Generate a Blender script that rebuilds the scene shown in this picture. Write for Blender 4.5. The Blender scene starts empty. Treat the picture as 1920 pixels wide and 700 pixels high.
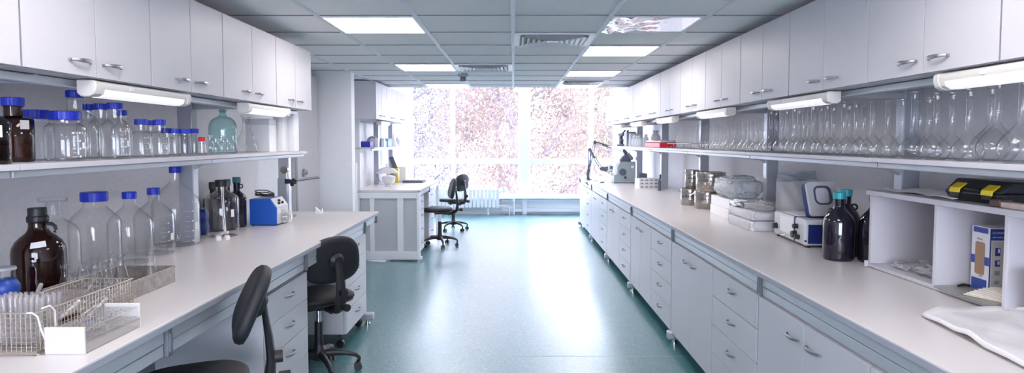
import bpy, math, random
from mathutils import Vector, Matrix, Euler
PI = math.pi
rnd = random.Random(7)
scene = bpy.context.scene
COL = scene.collection

# ------------------------------------------------------------------ mesh builder
class MB:
    def __init__(s): s.v = []; s.f = []
    def add(s, vs, fs, M=None):
        o = len(s.v)
        s.v += [tuple(M @ Vector(p)) for p in vs] if M is not None else [tuple(p) for p in vs]
        s.f += [tuple(i + o for i in f) for f in fs]
        return s
    def box(s, x0, x1, y0, y1, z0, z1, M=None):
        if x0 > x1: x0, x1 = x1, x0
        if y0 > y1: y0, y1 = y1, y0
        if z0 > z1: z0, z1 = z1, z0
        vs = [(x0,y0,z0),(x1,y0,z0),(x1,y1,z0),(x0,y1,z0),(x0,y0,z1),(x1,y0,z1),(x1,y1,z1),(x0,y1,z1)]
        return s.add(vs, [(0,3,2,1),(4,5,6,7),(0,1,5,4),(1,2,6,5),(2,3,7,6),(3,0,4,7)], M)
    def lathe(s, prof, seg=32, M=None, rib=0, arc=None):
        vs = []; fs = []; rows = []
        for r, z in prof:
            if r < 1e-6: rows.append([len(vs)]); vs.append((0,0,z)); continue
            row = []
            for k in range(seg):
                a = 2*PI*k/seg
                rr = r - (rib if (k//1) % 2 else 0)
                row.append(len(vs)); vs.append((rr*math.cos(a), rr*math.sin(a), z))
            rows.append(row)
        for A, B in zip(rows, rows[1:]):
            if len(A) == 1 and len(B) == 1: continue
            for k in range(seg):
                k2 = (k+1) % seg
                if len(A) == 1: fs.append((A[0], B[k2], B[k]))
                elif len(B) == 1: fs.append((A[k], A[k2], B[0]))
                else: fs.append((A[k], A[k2], B[k2], B[k]))
        return s.add(vs, fs, M)
    def cyl(s, p0, p1, r, seg=16, r1=None):
        p0 = Vector(p0); p1 = Vector(p1); d = p1 - p0; L = d.length
        M = Matrix.Translation(p0) @ d.to_track_quat('Z', 'Y').to_matrix().to_4x4()
        r1 = r if r1 is None else r1
        return s.lathe([(0,0),(r,0),(r1,L),(0,L)], seg, M)
    def tube(s, pts, r, seg=8, sz=None, up=(0,0,1), closed=False):
        """sweep; r scalar or list; sz = list/scalar of second radius (along 'up')"""
        pts = [Vector(p) for p in pts]; n = len(pts); up = Vector(up)
        vs = []; fs = []
        for i, p in enumerate(pts):
            if closed: d = pts[(i+1) % n] - pts[i-1]
            else: d = pts[min(i+1, n-1)] - pts[max(i-1, 0)]
            d = d.normalized() if d.length > 1e-9 else Vector((0,0,1))
            u = up if abs(d.dot(up)) < .97 else Vector((1,0,0)) if abs(d.x) < .9 else Vector((0,1,0))
            a = d.cross(u).normalized(); b = a.cross(d).normalized()
            ra = r[i] if isinstance(r, (list, tuple)) else r
            rb = ra if sz is None else (sz[i] if isinstance(sz, (list, tuple)) else sz)
            for k in range(seg):
                t = 2*PI*k/seg
                vs.append(p + a*(ra*math.cos(t)) + b*(rb*math.sin(t)))
        m = n if closed else n-1
        for i in range(m):
            j = (i+1) % n
            for k in range(seg):
                k2 = (k+1) % seg
                fs.append((i*seg+k, i*seg+k2, j*seg+k2, j*seg+k))
        if not closed:
            fs.append(tuple(range(seg-1, -1, -1))); fs.append(tuple((n-1)*seg+k for k in range(seg)))
        return s.add(vs, fs)
    def prism(s, poly, a, b, axis='y', M=None):
        n = len(poly)
        def P(u, v, w):
            return {'x': (w,u,v), 'y': (u,w,v), 'z': (u,v,w)}[axis]
        vs = [P(u,v,a) for u,v in poly] + [P(u,v,b) for u,v in poly]
        fs = [tuple(range(n-1,-1,-1)), tuple(range(n,2*n))] + [(i,(i+1)%n,n+(i+1)%n,n+i) for i in range(n)]
        return s.add(vs, fs, M)
    def pad(s, w, d, t, M=None, seg=40, pw=3.2, dome=.25, front=1.0):
        """rounded cushion, w along y, d along x, thickness t along z, base z=0"""
        vs = []; fs = []; rows = []
        prof = [(0,.0),(.8,.0),(.96,.12),(1,.4),(.985,.72),(.9,.95),(.6,1.0+dome*.25),(0,1.0+dome*.35)]
        for q, z in prof:
            if q == 0: rows.append([len(vs)]); vs.append((0,0,z*t)); continue
            row = []
            for k in range(seg):
                a = 2*PI*k/seg; c, n_ = math.cos(a), math.sin(a)
                e = 2/pw
                x = math.copysign(abs(c)**e, c)*d/2*q
                y = math.copysign(abs(n_)**e, n_)*w/2*q*(1 + (front-1)*(x/d))
                row.append(len(vs)); vs.append((x,y,z*t))
            rows.append(row)
        for A, B in zip(rows, rows[1:]):
            for k in range(seg):
                k2 = (k+1) % seg
                if len(A) == 1: fs.append((A[0], B[k2], B[k]))
                elif len(B) == 1: fs.append((A[k], A[k2], B[0]))
                else: fs.append((A[k], A[k2], B[k2], B[k]))
        return s.add(vs, fs, M)
    def build(s, name, mat, parent=None, bevel=0, smooth=35, solid=0, sub=0, loc=None):
        me = bpy.data.meshes.new(name)
        me.from_pydata(s.v, [], s.f); me.update()
        me.materials.append(mat)
        if smooth:
            me.polygons.foreach_set('use_smooth', [True]*len(me.polygons))
            me.set_sharp_from_angle(angle=math.radians(smooth))
        o = bpy.data.objects.new(name, me); COL.objects.link(o)
        if parent is not None: o.parent = parent
        if loc is not None: o.location = loc
        if bevel:
            m = o.modifiers.new('bevel', 'BEVEL'); m.width = bevel; m.segments = 2; m.limit_method = 'ANGLE'
            m.angle_limit = math.radians(40)
        if solid:
            m = o.modifiers.new('solid', 'SOLIDIFY'); m.thickness = solid; m.offset = 0
        if sub:
            m = o.modifiers.new('sub', 'SUBSURF'); m.levels = sub; m.render_levels = sub
        return o

def tag(o, label, cat, group=None):
    o['label'] = label; o['category'] = cat
    if group: o['group'] = group
    return o
def thing(name, label, cat, loc=(0,0,0), rz=0, group=None):
    o = bpy.data.objects.new(name, None); COL.objects.link(o)
    o.empty_display_size = .05
    o.location = loc; o.rotation_euler = (0,0,rz)
    return tag(o, label, cat, group)
def struct(o): o['kind'] = 'structure'; return o
def stuff(o): o['kind'] = 'stuff'; return o
def copy_tree(o, loc=None, rz=None, label=None, group=None):
    kids = {}
    for q in o.children_recursive: kids.setdefault(q.parent, []).append(q)
    def rec(src, par):
        c = src.copy(); COL.objects.link(c)
        if par is not None: c.parent = par
        for ch in kids.get(src, []): rec(ch, c)
        return c
    r = rec(o, None)
    if loc is not None: r.location = loc
    if rz is not None: r.rotation_euler = (0,0,rz)
    if label: r['label'] = label
    if group: r['group'] = group
    return r
def TR(x=0, y=0, z=0, rx=0, ry=0, rz=0):
    return Matrix.Translation((x,y,z)) @ Euler((rx,ry,rz)).to_matrix().to_4x4()
ORD = ['first','second','third','fourth','fifth','sixth','seventh','eighth','ninth','tenth','eleventh','twelfth','thirteenth',
       'fourteenth','fifteenth','sixteenth','seventeenth','eighteenth','nineteenth','twentieth','twenty-first','twenty-second',
       'twenty-third','twenty-fourth','twenty-fifth','twenty-sixth','twenty-seventh','twenty-eighth','twenty-ninth','thirtieth',
       'thirty-first','thirty-second','thirty-third','thirty-fourth','thirty-fifth','thirty-sixth','thirty-seventh',
       'thirty-eighth','thirty-ninth','fortieth','forty-first','forty-second','forty-third','forty-fourth','forty-fifth','forty-sixth','forty-seventh','forty-eighth','forty-ninth','fiftieth']

# ------------------------------------------------------------------ materials
def mat(name, col, rough=.5, metal=0, spec=.5, noise=0, nscale=40, bump=0, bscale=200, col2=None, coat=0, trans=0, emit=None, estr=0, sheen=0, alpha=None, aniso=None):
    m = bpy.data.materials.new(name); m.use_nodes = True
    nt = m.node_tree; b = nt.nodes['Principled BSDF']
    b.inputs['Base Color'].default_value = (*col, 1)
    b.inputs['Roughness'].default_value = rough; b.inputs['Metallic'].default_value = metal
    b.inputs['Specular IOR Level'].default_value = spec
    b.inputs['Coat Weight'].default_value = coat
    b.inputs['Transmission Weight'].default_value = trans
    tc = nt.nodes.new('ShaderNodeTexCoord')
    if noise or col2:
        n = nt.nodes.new('ShaderNodeTexNoise'); n.inputs['Scale'].default_value = nscale; n.inputs['Detail'].default_value = 4
        nt.links.new(tc.outputs['Object'], n.inputs['Vector'])
        r = nt.nodes.new('ShaderNodeValToRGB')
        c2 = col2 or tuple(max(0, c*(1-noise)) for c in col)
        c1 = col if col2 else tuple(min(1, c*(1+noise)) for c in col)
        r.color_ramp.elements[0].color = (*c2,1); r.color_ramp.elements[1].color = (*c1,1)
        r.color_ramp.elements[0].position = .35; r.color_ramp.elements[1].position = .65
        nt.links.new(n.outputs['Fac'], r.inputs['Fac']); nt.links.new(r.outputs['Color'], b.inputs['Base Color'])
    if bump:
        n = nt.nodes.new('ShaderNodeTexNoise'); n.inputs['Scale'].default_value = bscale; n.inputs['Detail'].default_value = 3
        nt.links.new(tc.outputs['Object'], n.inputs['Vector'])
        bp = nt.nodes.new('ShaderNodeBump'); bp.inputs['Strength'].default_value = bump; bp.inputs['Distance'].default_value = .01
        nt.links.new(n.outputs['Fac'], bp.inputs['Height']); nt.links.new(bp.outputs['Normal'], b.inputs['Normal'])
    if emit:
        b.inputs['Emission Color'].default_value = (*emit,1); b.inputs['Emission Strength'].default_value = estr
    return m

def glass(name, tint=(.97,.98,.98), edge=(.62,.66,.68), refl=1.0, rough=.0, f0=.05, power=4.0, epow=2.6, milk=0, milkcol=(.9,.9,.92), bump=0, bscale=30):
    """thin-walled glass / clear film: light passes, rims darken, the surface mirrors by angle"""
    m = bpy.data.materials.new(name); m.use_nodes = True
    nt = m.node_tree; nt.nodes.clear(); N = nt.nodes.new; L = nt.links.new
    out = N('ShaderNodeOutputMaterial')
    lw = N('ShaderNodeLayerWeight'); lw.inputs['Blend'].default_value = .5
    def P(e, mul, add):
        p = N('ShaderNodeMath'); p.operation = 'POWER'; L(lw.outputs['Facing'], p.inputs[0]); p.inputs[1].default_value = e
        q = N('ShaderNodeMath'); q.operation = 'MULTIPLY_ADD'; q.use_clamp = True
        L(p.outputs[0], q.inputs[0]); q.inputs[1].default_value = mul; q.inputs[2].default_value = add
        return q.outputs[0]
    mix = N('ShaderNodeMix'); mix.data_type = 'RGBA'
    L(P(epow, 1, 0), mix.inputs['Factor']); mix.inputs['A'].default_value = (*tint,1); mix.inputs['B'].default_value = (*edge,1)
    tr = N('ShaderNodeBsdfTransparent'); L(mix.outputs['Result'], tr.inputs['Color'])
    gl = N('ShaderNodeBsdfGlossy'); gl.inputs['Roughness'].default_value = rough
    base = tr.outputs[0]
    if milk:
        df = N('ShaderNodeBsdfDiffuse'); df.inputs['Color'].default_value = (*milkcol,1)
        tl = N('ShaderNodeBsdfTranslucent'); tl.inputs['Color'].default_value = (*milkcol,1)
        a = N('ShaderNodeMixShader'); a.inputs[0].default_value = .5; L(df.outputs[0], a.inputs[1]); L(tl.outputs[0], a.inputs[2])
        b = N('ShaderNodeMixShader'); b.inputs[0].default_value = milk; L(base, b.inputs[1]); L(a.outputs[0], b.inputs[2]); base = b.outputs[0]
    if bump:
        tc = N('ShaderNodeTexCoord')
        n = N('ShaderNodeTexNoise'); n.inputs['Scale'].default_value = bscale; n.inputs['Detail'].default_value = 4; n.inputs['Distortion'].default_value = 1.5
        L(tc.outputs['Object'], n.inputs['Vector'])
        bp = N('ShaderNodeBump'); bp.inputs['Strength'].default_value = bump; bp.inputs['Distance'].default_value = .02
        L(n.outputs['Fac'], bp.inputs['Height']); L(bp.outputs[0], gl.inputs['Normal'])
    ms = N('ShaderNodeMixShader'); L(P(power, refl*(1-f0), f0), ms.inputs[0]); L(base, ms.inputs[1]); L(gl.outputs[0], ms.inputs[2])
    L(ms.outputs[0], out.inputs['Surface'])
    return m

M = {}
M['laminate'] = mat('pale_laminate', (.565,.55,.59), .42, noise=.015, nscale=300, bump=.03, bscale=600)
M['laminate_top'] = mat('worktop_laminate', (.70,.665,.66), .30, noise=.012, nscale=400, spec=.5)
M['laminate_edge'] = mat('grey_edge', (.36,.37,.42), .45)
M['carcass'] = mat('cabinet_body', (.50,.49,.54), .5)
M['alu'] = mat('aluminium_profile', (.56,.58,.62), .38, metal=.35)
M['alu_dark'] = mat('grey_post', (.40,.42,.48), .42, metal=.3)
M['bracket'] = mat('dark_grey_bracket', (.17,.18,.21), .5)
M['handle'] = mat('satin_nickel_handle', (.40,.40,.42), .30, metal=.9)
M['wall'] = mat('painted_wall', (.85,.85,.88), .7, noise=.03, nscale=60, bump=.05, bscale=300)
M['panel'] = mat('grey_panel', (.50,.51,.55), .6, noise=.02, nscale=150)
M['ceil'] = mat('mineral_tile', (.91,.89,.90), .9, noise=.035, nscale=220, bump=.1, bscale=400)
M['tbar'] = mat('white_grid_bar', (.74,.75,.80), .5)
M['white'] = mat('white_paint', (.80,.80,.83), .4)
M['white_plastic'] = mat('white_plastic', (.82,.81,.82), .4)
M['cream'] = mat('cream_plastic', (.68,.65,.62), .4)
M['diffuser'] = mat('ribbed_diffuser', (.83,.82,.84), .3, emit=(.97,.95,1.0), estr=.20)
M['black'] = mat('black_plastic', (.014,.014,.017), .45)
M['fabric'] = mat('black_fabric', (.012,.012,.017), .55, noise=.3, nscale=500, bump=.2, bscale=900)
M['blue_cap'] = mat('blue_cap', (.012,.035,.55), .38)
M['teal_cap'] = mat('teal_cap', (.02,.36,.42), .4)
M['teal_dark'] = mat('dark_teal_cap', (.02,.16,.19), .4)
M['red'] = mat('red_plastic', (.62,.015,.03), .35)
M['steel'] = mat('worn_steel', (.40,.37,.34), .22, metal=.9, noise=.18, nscale=25)
M['tray_steel'] = mat('dull_steel_tray', (.42,.39,.37), .42, metal=.75, noise=.16, nscale=40)
M['chrome'] = mat('chrome', (.7,.7,.72), .12, metal=1)
M['wire'] = mat('plated_wire', (.55,.49,.42), .3, metal=.8)
M['blue_paint'] = mat('blue_enamel', (.015,.10,.48), .35, noise=.03, nscale=120)
M['navy'] = mat('navy_enamel', (.012,.025,.14), .35)
M['lightgrey'] = mat('light_grey_enamel', (.60,.61,.65), .4)
M['midgrey'] = mat('mid_grey', (.30,.32,.36), .45)
M['slate'] = mat('slate_grey', (.10,.11,.16), .5)
M['sage'] = mat('grey_green_enamel', (.30,.37,.40), .42)
M['paper'] = mat('paper_label', (.82,.78,.78), .6)
M['papers'] = mat('cream_paper', (.78,.72,.60), .7)
M['cardboard'] = mat('brown_cardboard', (.36,.22,.14), .7, noise=.05, nscale=120)
M['print_blue'] = mat('blue_print', (.03,.07,.36), .45)
M['print_grey'] = mat('grey_print', (.62,.60,.58), .5)
M['print_dark'] = mat('dark_print', (.10,.10,.13), .5)
M['yellow'] = mat('yellow_clasp', (.85,.62,.005), .35)
M['toolbox'] = mat('black_case', (.018,.02,.028), .4)
M['brown'] = mat('brown_leather', (.10,.055,.05), .45)
M['pinewood'] = mat('pale_board', (.60,.47,.42), .5, noise=.08, nscale=30)
M['olive'] = mat('olive_board', (.24,.235,.20), .25, spec=.6)
M['yellow_bag'] = mat('yellow_card', (.62,.52,.06), .5)
M['light_blue'] = mat('light_blue_box', (.22,.45,.72), .4)
M['deep_blue'] = mat('deep_blue_box', (.015,.03,.40), .4)
M['rack_white'] = mat('white_rack_plastic', (.68,.65,.64), .4)
M['cork'] = mat('dark_cork', (.09,.05,.03), .8, noise=.3, nscale=90)
M['rubber'] = mat('blue_rubber', (.01,.05,.30), .4)
M['pink'] = mat('pink_film', (.70,.22,.34), .5)
M['string'] = mat('white_string', (.80,.78,.76), .7)
M['cable'] = mat('black_cable', (.01,.01,.012), .4)
M['glass'] = glass('clear_glass', (.985,.988,.988), (.82,.85,.87), f0=.05, power=3.2)
M['glass2'] = glass('flask_glass', (.988,.99,.99), (.86,.88,.90), f0=.048, power=3.0)
M['teal_glass'] = glass('greenish_glass', (.70,.86,.86), (.30,.48,.50), f0=.06)
M['amber'] = glass('amber_glass', (.30,.125,.055), (.03,.01,.008), f0=.05, epow=1.5)
M['amber_deep'] = glass('deep_amber_glass', (.24,.095,.065), (.045,.016,.014), f0=.05, epow=1.3)
M['black_glass'] = mat('near_black_glass', (.010,.008,.018), .06, spec=.55, coat=.3)
M['grey_glass'] = glass('smoky_glass', (.93,.93,.94), (.45,.46,.50), f0=.055)
M['acrylic'] = glass('clear_acrylic', (.95,.94,.92), (.82,.80,.77), f0=.06, milk=.25)
M['frost'] = glass('frosted_tube', (.92,.91,.91), (.72,.71,.71), f0=.06, milk=.26, milkcol=(.92,.89,.89))
M['film'] = glass('crinkled_film', (.93,.94,.95), (.6,.62,.66), f0=.12, rough=.12, milk=.42, bump=.9, bscale=24)
M['bag'] = glass('white_plastic_bag', (.9,.92,.94), (.6,.65,.7), f0=.10, rough=.16, milk=.72, milkcol=(.86,.90,.94), bump=.8, bscale=30)
M['sheet'] = glass('white_sheet', (.9,.9,.9), (.8,.8,.8), f0=.05, rough=.3, milk=.88, milkcol=(.88,.85,.86), bump=.3, bscale=18)
M['sheet_white'] = mat('white_sheeting', (.74,.72,.73), .35, bump=.15, bscale=25)
M['foil'] = mat('crumpled_foil', (.72,.73,.76), .22, metal=.95, bump=.9, bscale=45)
M['reflector'] = mat('mirror_reflector', (.78,.80,.86), .05, metal=1.0)
M['pane'] = glass('window_pane', (.99,.99,.99), (.93,.94,.95), f0=.004, power=5)
M['bark'] = mat('tree_bark', (.12,.10,.12), .9, noise=.2, nscale=8)
M['soil'] = mat('pale_paving', (.55,.52,.53), .95, noise=.2, nscale=3)
M['ivory'] = mat('ivory_enamel', (.70,.70,.70), .35)

def lamp_mat(name, col, st):
    m = bpy.data.materials.new(name); m.use_nodes = True; nt = m.node_tree; nt.nodes.clear()
    e = nt.nodes.new('ShaderNodeEmission'); e.inputs[0].default_value = (*col,1); e.inputs[1].default_value = st
    o = nt.nodes.new('ShaderNodeOutputMaterial'); nt.links.new(e.outputs[0], o.inputs[0]); return m
M['lit'] = lamp_mat('lit_diffuser', (1.0,.93,.915), 4.6)

def leaf_mat(name, c1, c2):
    m = bpy.data.materials.new(name); m.use_nodes = True; nt = m.node_tree; nt.nodes.clear(); N = nt.nodes.new; L = nt.links.new
    o = N('ShaderNodeOutputMaterial'); d = N('ShaderNodeBsdfDiffuse'); t = N('ShaderNodeBsdfTranslucent'); mx = N('ShaderNodeMixShader')
    tc = N('ShaderNodeTexCoord'); n = N('ShaderNodeTexNoise'); n.inputs['Scale'].default_value = 1.3; n.inputs['Detail'].default_value = 5
    r = N('ShaderNodeValToRGB'); r.color_ramp.elements[0].color = (*c1,1); r.color_ramp.elements[1].color = (*c2,1)
    r.color_ramp.elements[0].position = .38; r.color_ramp.elements[1].position = .62
    L(tc.outputs['Object'], n.inputs['Vector']); L(n.outputs['Fac'], r.inputs[0])
    L(r.outputs[0], d.inputs[0]); L(r.outputs[0], t.inputs[0]); mx.inputs[0].default_value = .45
    L(d.outputs[0], mx.inputs[1]); L(t.outputs[0], mx.inputs[2]); L(mx.outputs[0], o.inputs[0]); return m
M['leaf_rose'] = leaf_mat('autumn_leaf_rose', (.118,.090,.084), (.19,.148,.135))
M['leaf_gold'] = leaf_mat('autumn_leaf_gold', (.125,.104,.082), (.195,.168,.13))
M['leaf_grey'] = leaf_mat('grey_green_leaf', (.095,.092,.104), (.15,.145,.158))

def floor_mat():
    m = bpy.data.materials.new('speckled_teal_vinyl'); m.use_nodes = True; nt = m.node_tree; N = nt.nodes.new; L = nt.links.new
    b = nt.nodes['Principled BSDF']; tc = N('ShaderNodeTexCoord')
    v = N('ShaderNodeTexVoronoi'); v.inputs['Scale'].default_value = 120; L(tc.outputs['Object'], v.inputs['Vector'])
    sep = N('ShaderNodeSeparateColor'); L(v.outputs['Color'], sep.inputs[0])
    r = N('ShaderNodeValToRGB'); e = r.color_ramp.elements
    e[0].position = 0; e[0].color = (.032,.125,.14,1); e[1].position = 1; e[1].color = (.15,.35,.36,1)
    for p, c in ((.35,(.052,.185,.205,1)), (.7,(.062,.21,.23,1)), (.92,(.075,.235,.25,1))):
        q = e.new(p); q.color = c
    L(sep.outputs[0], r.inputs[0])
    n = N('ShaderNodeTexNoise'); n.inputs['Scale'].default_value = 1.1; n.inputs['Detail'].default_value = 6; L(tc.outputs['Object'], n.inputs['Vector'])
    mx = N('ShaderNodeMix'); mx.data_type = 'RGBA'; mx.blend_type = 'MULTIPLY'; mx.inputs['Factor'].default_value = .5
    r2 = N('ShaderNodeValToRGB'); r2.color_ramp.elements[0].color = (.75,.78,.8,1); r2.color_ramp.elements[0].position = .3; r2.color_ramp.elements[1].position = .7
    L(n.outputs['Fac'], r2.inputs[0]); L(r.outputs[0], mx.inputs['A']); L(r2.outputs[0], mx.inputs['B']); L(mx.outputs['Result'], b.inputs['Base Color'])
    # trowel scuffs and roughness wear
    mp = N('ShaderNodeMapping'); mp.inputs['Scale'].default_value = (2.4,2.4,1); L(tc.outputs['Object'], mp.inputs[0])
    s = N('ShaderNodeTexNoise'); s.inputs['Scale'].default_value = 3.2; s.inputs['Detail'].default_value = 9; s.inputs['Distortion'].default_value = 2.5; s.inputs['Roughness'].default_value = .65
    L(mp.outputs[0], s.inputs['Vector'])
    rr = N('ShaderNodeMapRange'); rr.inputs[1].default_value = .3; rr.inputs[2].default_value = .7; rr.inputs[3].default_value = .30; rr.inputs[4].default_value = .36
    L(s.outputs['Fac'], rr.inputs[0]); L(rr.outputs[0], b.inputs['Roughness'])
    bp = N('ShaderNodeBump'); bp.inputs['Strength'].default_value = .02; bp.inputs['Distance'].default_value = .003
    L(s.outputs['Fac'], bp.inputs['Height']); L(bp.outputs[0], b.inputs['Normal'])
    b.inputs['Specular IOR Level'].default_value = .9
    b.inputs['Coat Weight'].default_value = .9; b.inputs['Coat Roughness'].default_value = .25
    return m
M['floor'] = floor_mat()

# ------------------------------------------------------------------ dimensions
WT = .94          # worktop height
WX = 2.24         # side walls
CZ = 2.356        # false ceiling
YB, YW = -2.6, 13.75
SZ = 1.505        # shelf top

# ------------------------------------------------------------------ setting
struct(MB().box(-WX-.1, WX+.1, YB, YW+.2, -.1, 0).build('floor', M['floor'], smooth=0))
struct(MB().box(-.0, WX, 4.585, 4.588, 0, .0006).box(-WX, .9, 3.35, 3.353, 0, .0006).build('trim_1', M['sage'], smooth=0))
struct(MB().box(-WX-.2, -WX, YB, YW+.2, 0, 3.0).build('wall_left', M['wall'], smooth=0))
struct(MB().box(WX, WX+.2, YB, YW+.2, 0, 3.0).build('wall_right', M['wall'], smooth=0))
struct(MB().box(-WX-.2, WX+.2, YB-.2, YB, 0, .8).box(-WX-.2, WX+.2, YB-.2, YB, 2.25, 3.0).box(-WX-.2, -1.3, YB-.2, YB, .8, 2.25).box(1.3, WX+.2, YB-.2, YB, .8, 2.25).build('wall_front', M['wall'], smooth=0))  # opening cut for the added window behind the camera
# window wall: parapet, lintel, side piers
struct(MB().box(-WX, WX, YW, YW+.2, 0, .34).box(-WX, WX, YW, YW+.2, 2.82, 3.0).build('wall_back', M['white'], smooth=0))
struct(MB().box(-WX, WX, YW-.16, YW+.02, .335, .372).build('trim_2', M['white'], bevel=.006))       # sill
struct(MB().box(-.25, WX, YW-.10, YW, .05, .13).box(-.25, WX, YW-.09, YW, .27, .32).box(.20, .30, YW-.11, YW, .0, .33)
       .build('trim_3', M['tbar'], bevel=.004))
struct(MB().box(-WX, WX, YW-.02, YW, 0, .05).build('baseboard_back', M['white']))
# partition stub
struct(MB().box(-WX, -1.80, 7.1, 7.24, 0, CZ+.03).build('wall_partition', M['wall'], bevel=.004))
struct(MB().box(-1.815, -1.785, 7.235, 7.26, .0, 1.33).build('trim_4', M['white'], bevel=.003))
# ceiling: tiles between the light openings as one slab, hanging at CZ, ends before the windows
struct(MB().box(-WX, WX, YB, 9.21, CZ, CZ+.05).box(-WX, WX, 9.17, 9.21, CZ, 2.97).box(-WX, WX, 9.21, YW+.1, 2.95, 3.0).build('ceiling', M['ceil'], smooth=0))
g = MB()
for k in range(-3, 4): g.box(k*.602-.014, k*.602+.014, YB, 9.21, CZ-.010, CZ)
struct(g.build('trim_5', M['tbar'], bevel=.002))
g = MB(); d = MB()
y = 3.96
while y > YB: y -= .602
ys = []
while y < 9.3: ys.append(y); y += .602
for y in ys:
    if y > YB: g.box(-WX, WX, y-.005, y+.007, CZ-.006, CZ); d.box(-WX, WX, y-.010, y-.005, CZ-.004, CZ)
struct(g.build('trim_6', M['tbar'], smooth=0)); struct(d.build('tile_edge_shadow', M['slate'], smooth=0))  # slate strips draw the shadow along the tile edges

# ceiling lights (tile columns x -1.2..-.6 and .6..1.2)
def ceiling_light(x, y, label):
    t = thing('ceiling_light', label, 'ceiling light', (x, y, CZ), 0, 'recessed ceiling light panels')
    f = MB()
    for a, b, c, e in ((-.29,.29,-.29,-.277), (-.29,.29,.277,.29), (-.29,-.277,-.277,.277), (.277,.29,-.277,.277)): f.box(a,b,c,e,-.012,0)
    f.build('frame', M['white'], t)
    MB().box(-.277,.277,-.277,.277,-.008,-.002).build('diffuser', M['lit'], t, smooth=0)
    return t
L0 = ceiling_light(-.903, 4.261, 'lit square ceiling panel nearest the camera on the left')
for x, y, lb in ((-.903, 6.669, 'lit ceiling panel on the left beside the square air vent'),
                 (-.903, 8.90, 'lit left ceiling panel at the ceiling edge by the window'),
                 (.903, 5.465, 'lit ceiling panel on the right behind the mirrored panel'),
                 (.903, 7.271, 'middle lit ceiling panel of the right column'),
                 (.903, 8.90, 'lit right ceiling panel at the ceiling edge by the window'),
                 (-.903, 1.853, 'added lit ceiling panel out of view above the near left bench'),  # from here on: extra panels out of view, added to brighten the near end
                 (.903, 1.853, 'added lit ceiling panel out of view above the near right bench'),
                 (-.903, -.555, 'added unseen ceiling panel behind the camera on the left'),
                 (.903, -.555, 'added unseen ceiling panel behind the camera on the right')):
    copy_tree(L0, (x, y, CZ), 0, lb)
# unlit mirrored fixture
t = thing('mirrored_ceiling_panel', 'unlit mirrored ceiling panel with crumpled reflector near the right cabinets', 'ceiling light', (.903, 4.261, CZ))
f = MB()
for a, b, c, e in ((-.29,.29,-.29,-.28), (-.29,.29,.28,.29), (-.29,-.28,-.28,.28), (.28,.29,-.28,.28)): f.box(a,b,c,e,-.010,0)
f.build('frame', M['white'], t)
n = 26; g = MB(); vs = []; fs = []
for i in range(n+1):
    for j in range(n+1):
        u = -.28+.56*i/n; v = -.28+.56*j/n
        amp = max(0, (.1-u)*1.8)*.022
        z = -.005 + amp*(math.sin(u*31+v*9)*math.sin(v*27-u*14)+.5*math.sin(u*71+1)*math.sin(v*53))
        vs.append((u, v, min(-.001, z)))
for i in range(n):
    for j in range(n): fs.append((i*(n+1)+j, (i+1)*(n+1)+j, (i+1)*(n+1)+j+1, i*(n+1)+j+1))
g.add(vs, fs).build('reflector', M['reflector'], t, smooth=60)
# air vents: square cone diffusers
def air_vent(x, y, label):
    t = thing('air_vent', label, 'air vent', (x, y, CZ), 0, 'square ceiling air vents')
    MB().box(-.27,.27,-.27,.27,-.004,-.001).build('backing', M['slate'], t, smooth=0)
    f = MB()
    for a, b, c, e in ((-.295,.295,-.295,-.25), (-.295,.295,.25,.295), (-.295,-.25,-.25,.25), (.25,.295,-.25,.25)): f.box(a,b,c,e,-.014,0)
    f.build('frame', M['white'], t, bevel=.003)
    for k, q in enumerate((.235,.195,.155,.115,.075)):
        s = MB(); w = .026
        ri = q-w
        vs = [(-q,-q,-.028),(q,-q,-.028),(q,q,-.028),(-q,q,-.028),(-ri,-ri,-.004),(ri,-ri,-.004),(ri,ri,-.004),(-ri,ri,-.004)]
        vs += [(x_*.985,y_*.985,z_+.002) for x_,y_,z_ in vs]
        fs = []
        for i in range(4):
            j = (i+1) % 4
            fs += [(i,j,4+j,4+i), (8+i,12+i,12+j,8+j), (i,8+i,8+j,j)]
        s.add(vs, fs).build('louver', M['white'], t, smooth=0)
    MB().box(-.045,.045,-.045,.045,-.020,-.004).build('centre_plate', M['white'], t, bevel=.003)
    return t
v0 = air_vent(.301, 4.863, 'square louvred air vent nearest the camera in the middle ceiling row')
copy_tree(v0, (-.301, 6.669, CZ), 0, 'square louvred air vent beside the second left light panel')
copy_tree(v0, (.903, 8.30, CZ), 0, 'square louvred air vent on the right close to the window')
# small ceiling unit
t = thing('ceiling_sensor', 'small grey box sensor hanging under the ceiling left of the centre line', 'sensor', (-.575, 7.35, CZ))
MB().box(-.055,.055,-.05,.05,-.035,0).build('base', M['midgrey'], t, bevel=.004)
MB().cyl((0,0,-.035),(0,0,-.065),.030).box(-.035,.035,-.025,.025,-.085,-.06).build('lens_head', M['slate'], t, bevel=.003)

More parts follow.
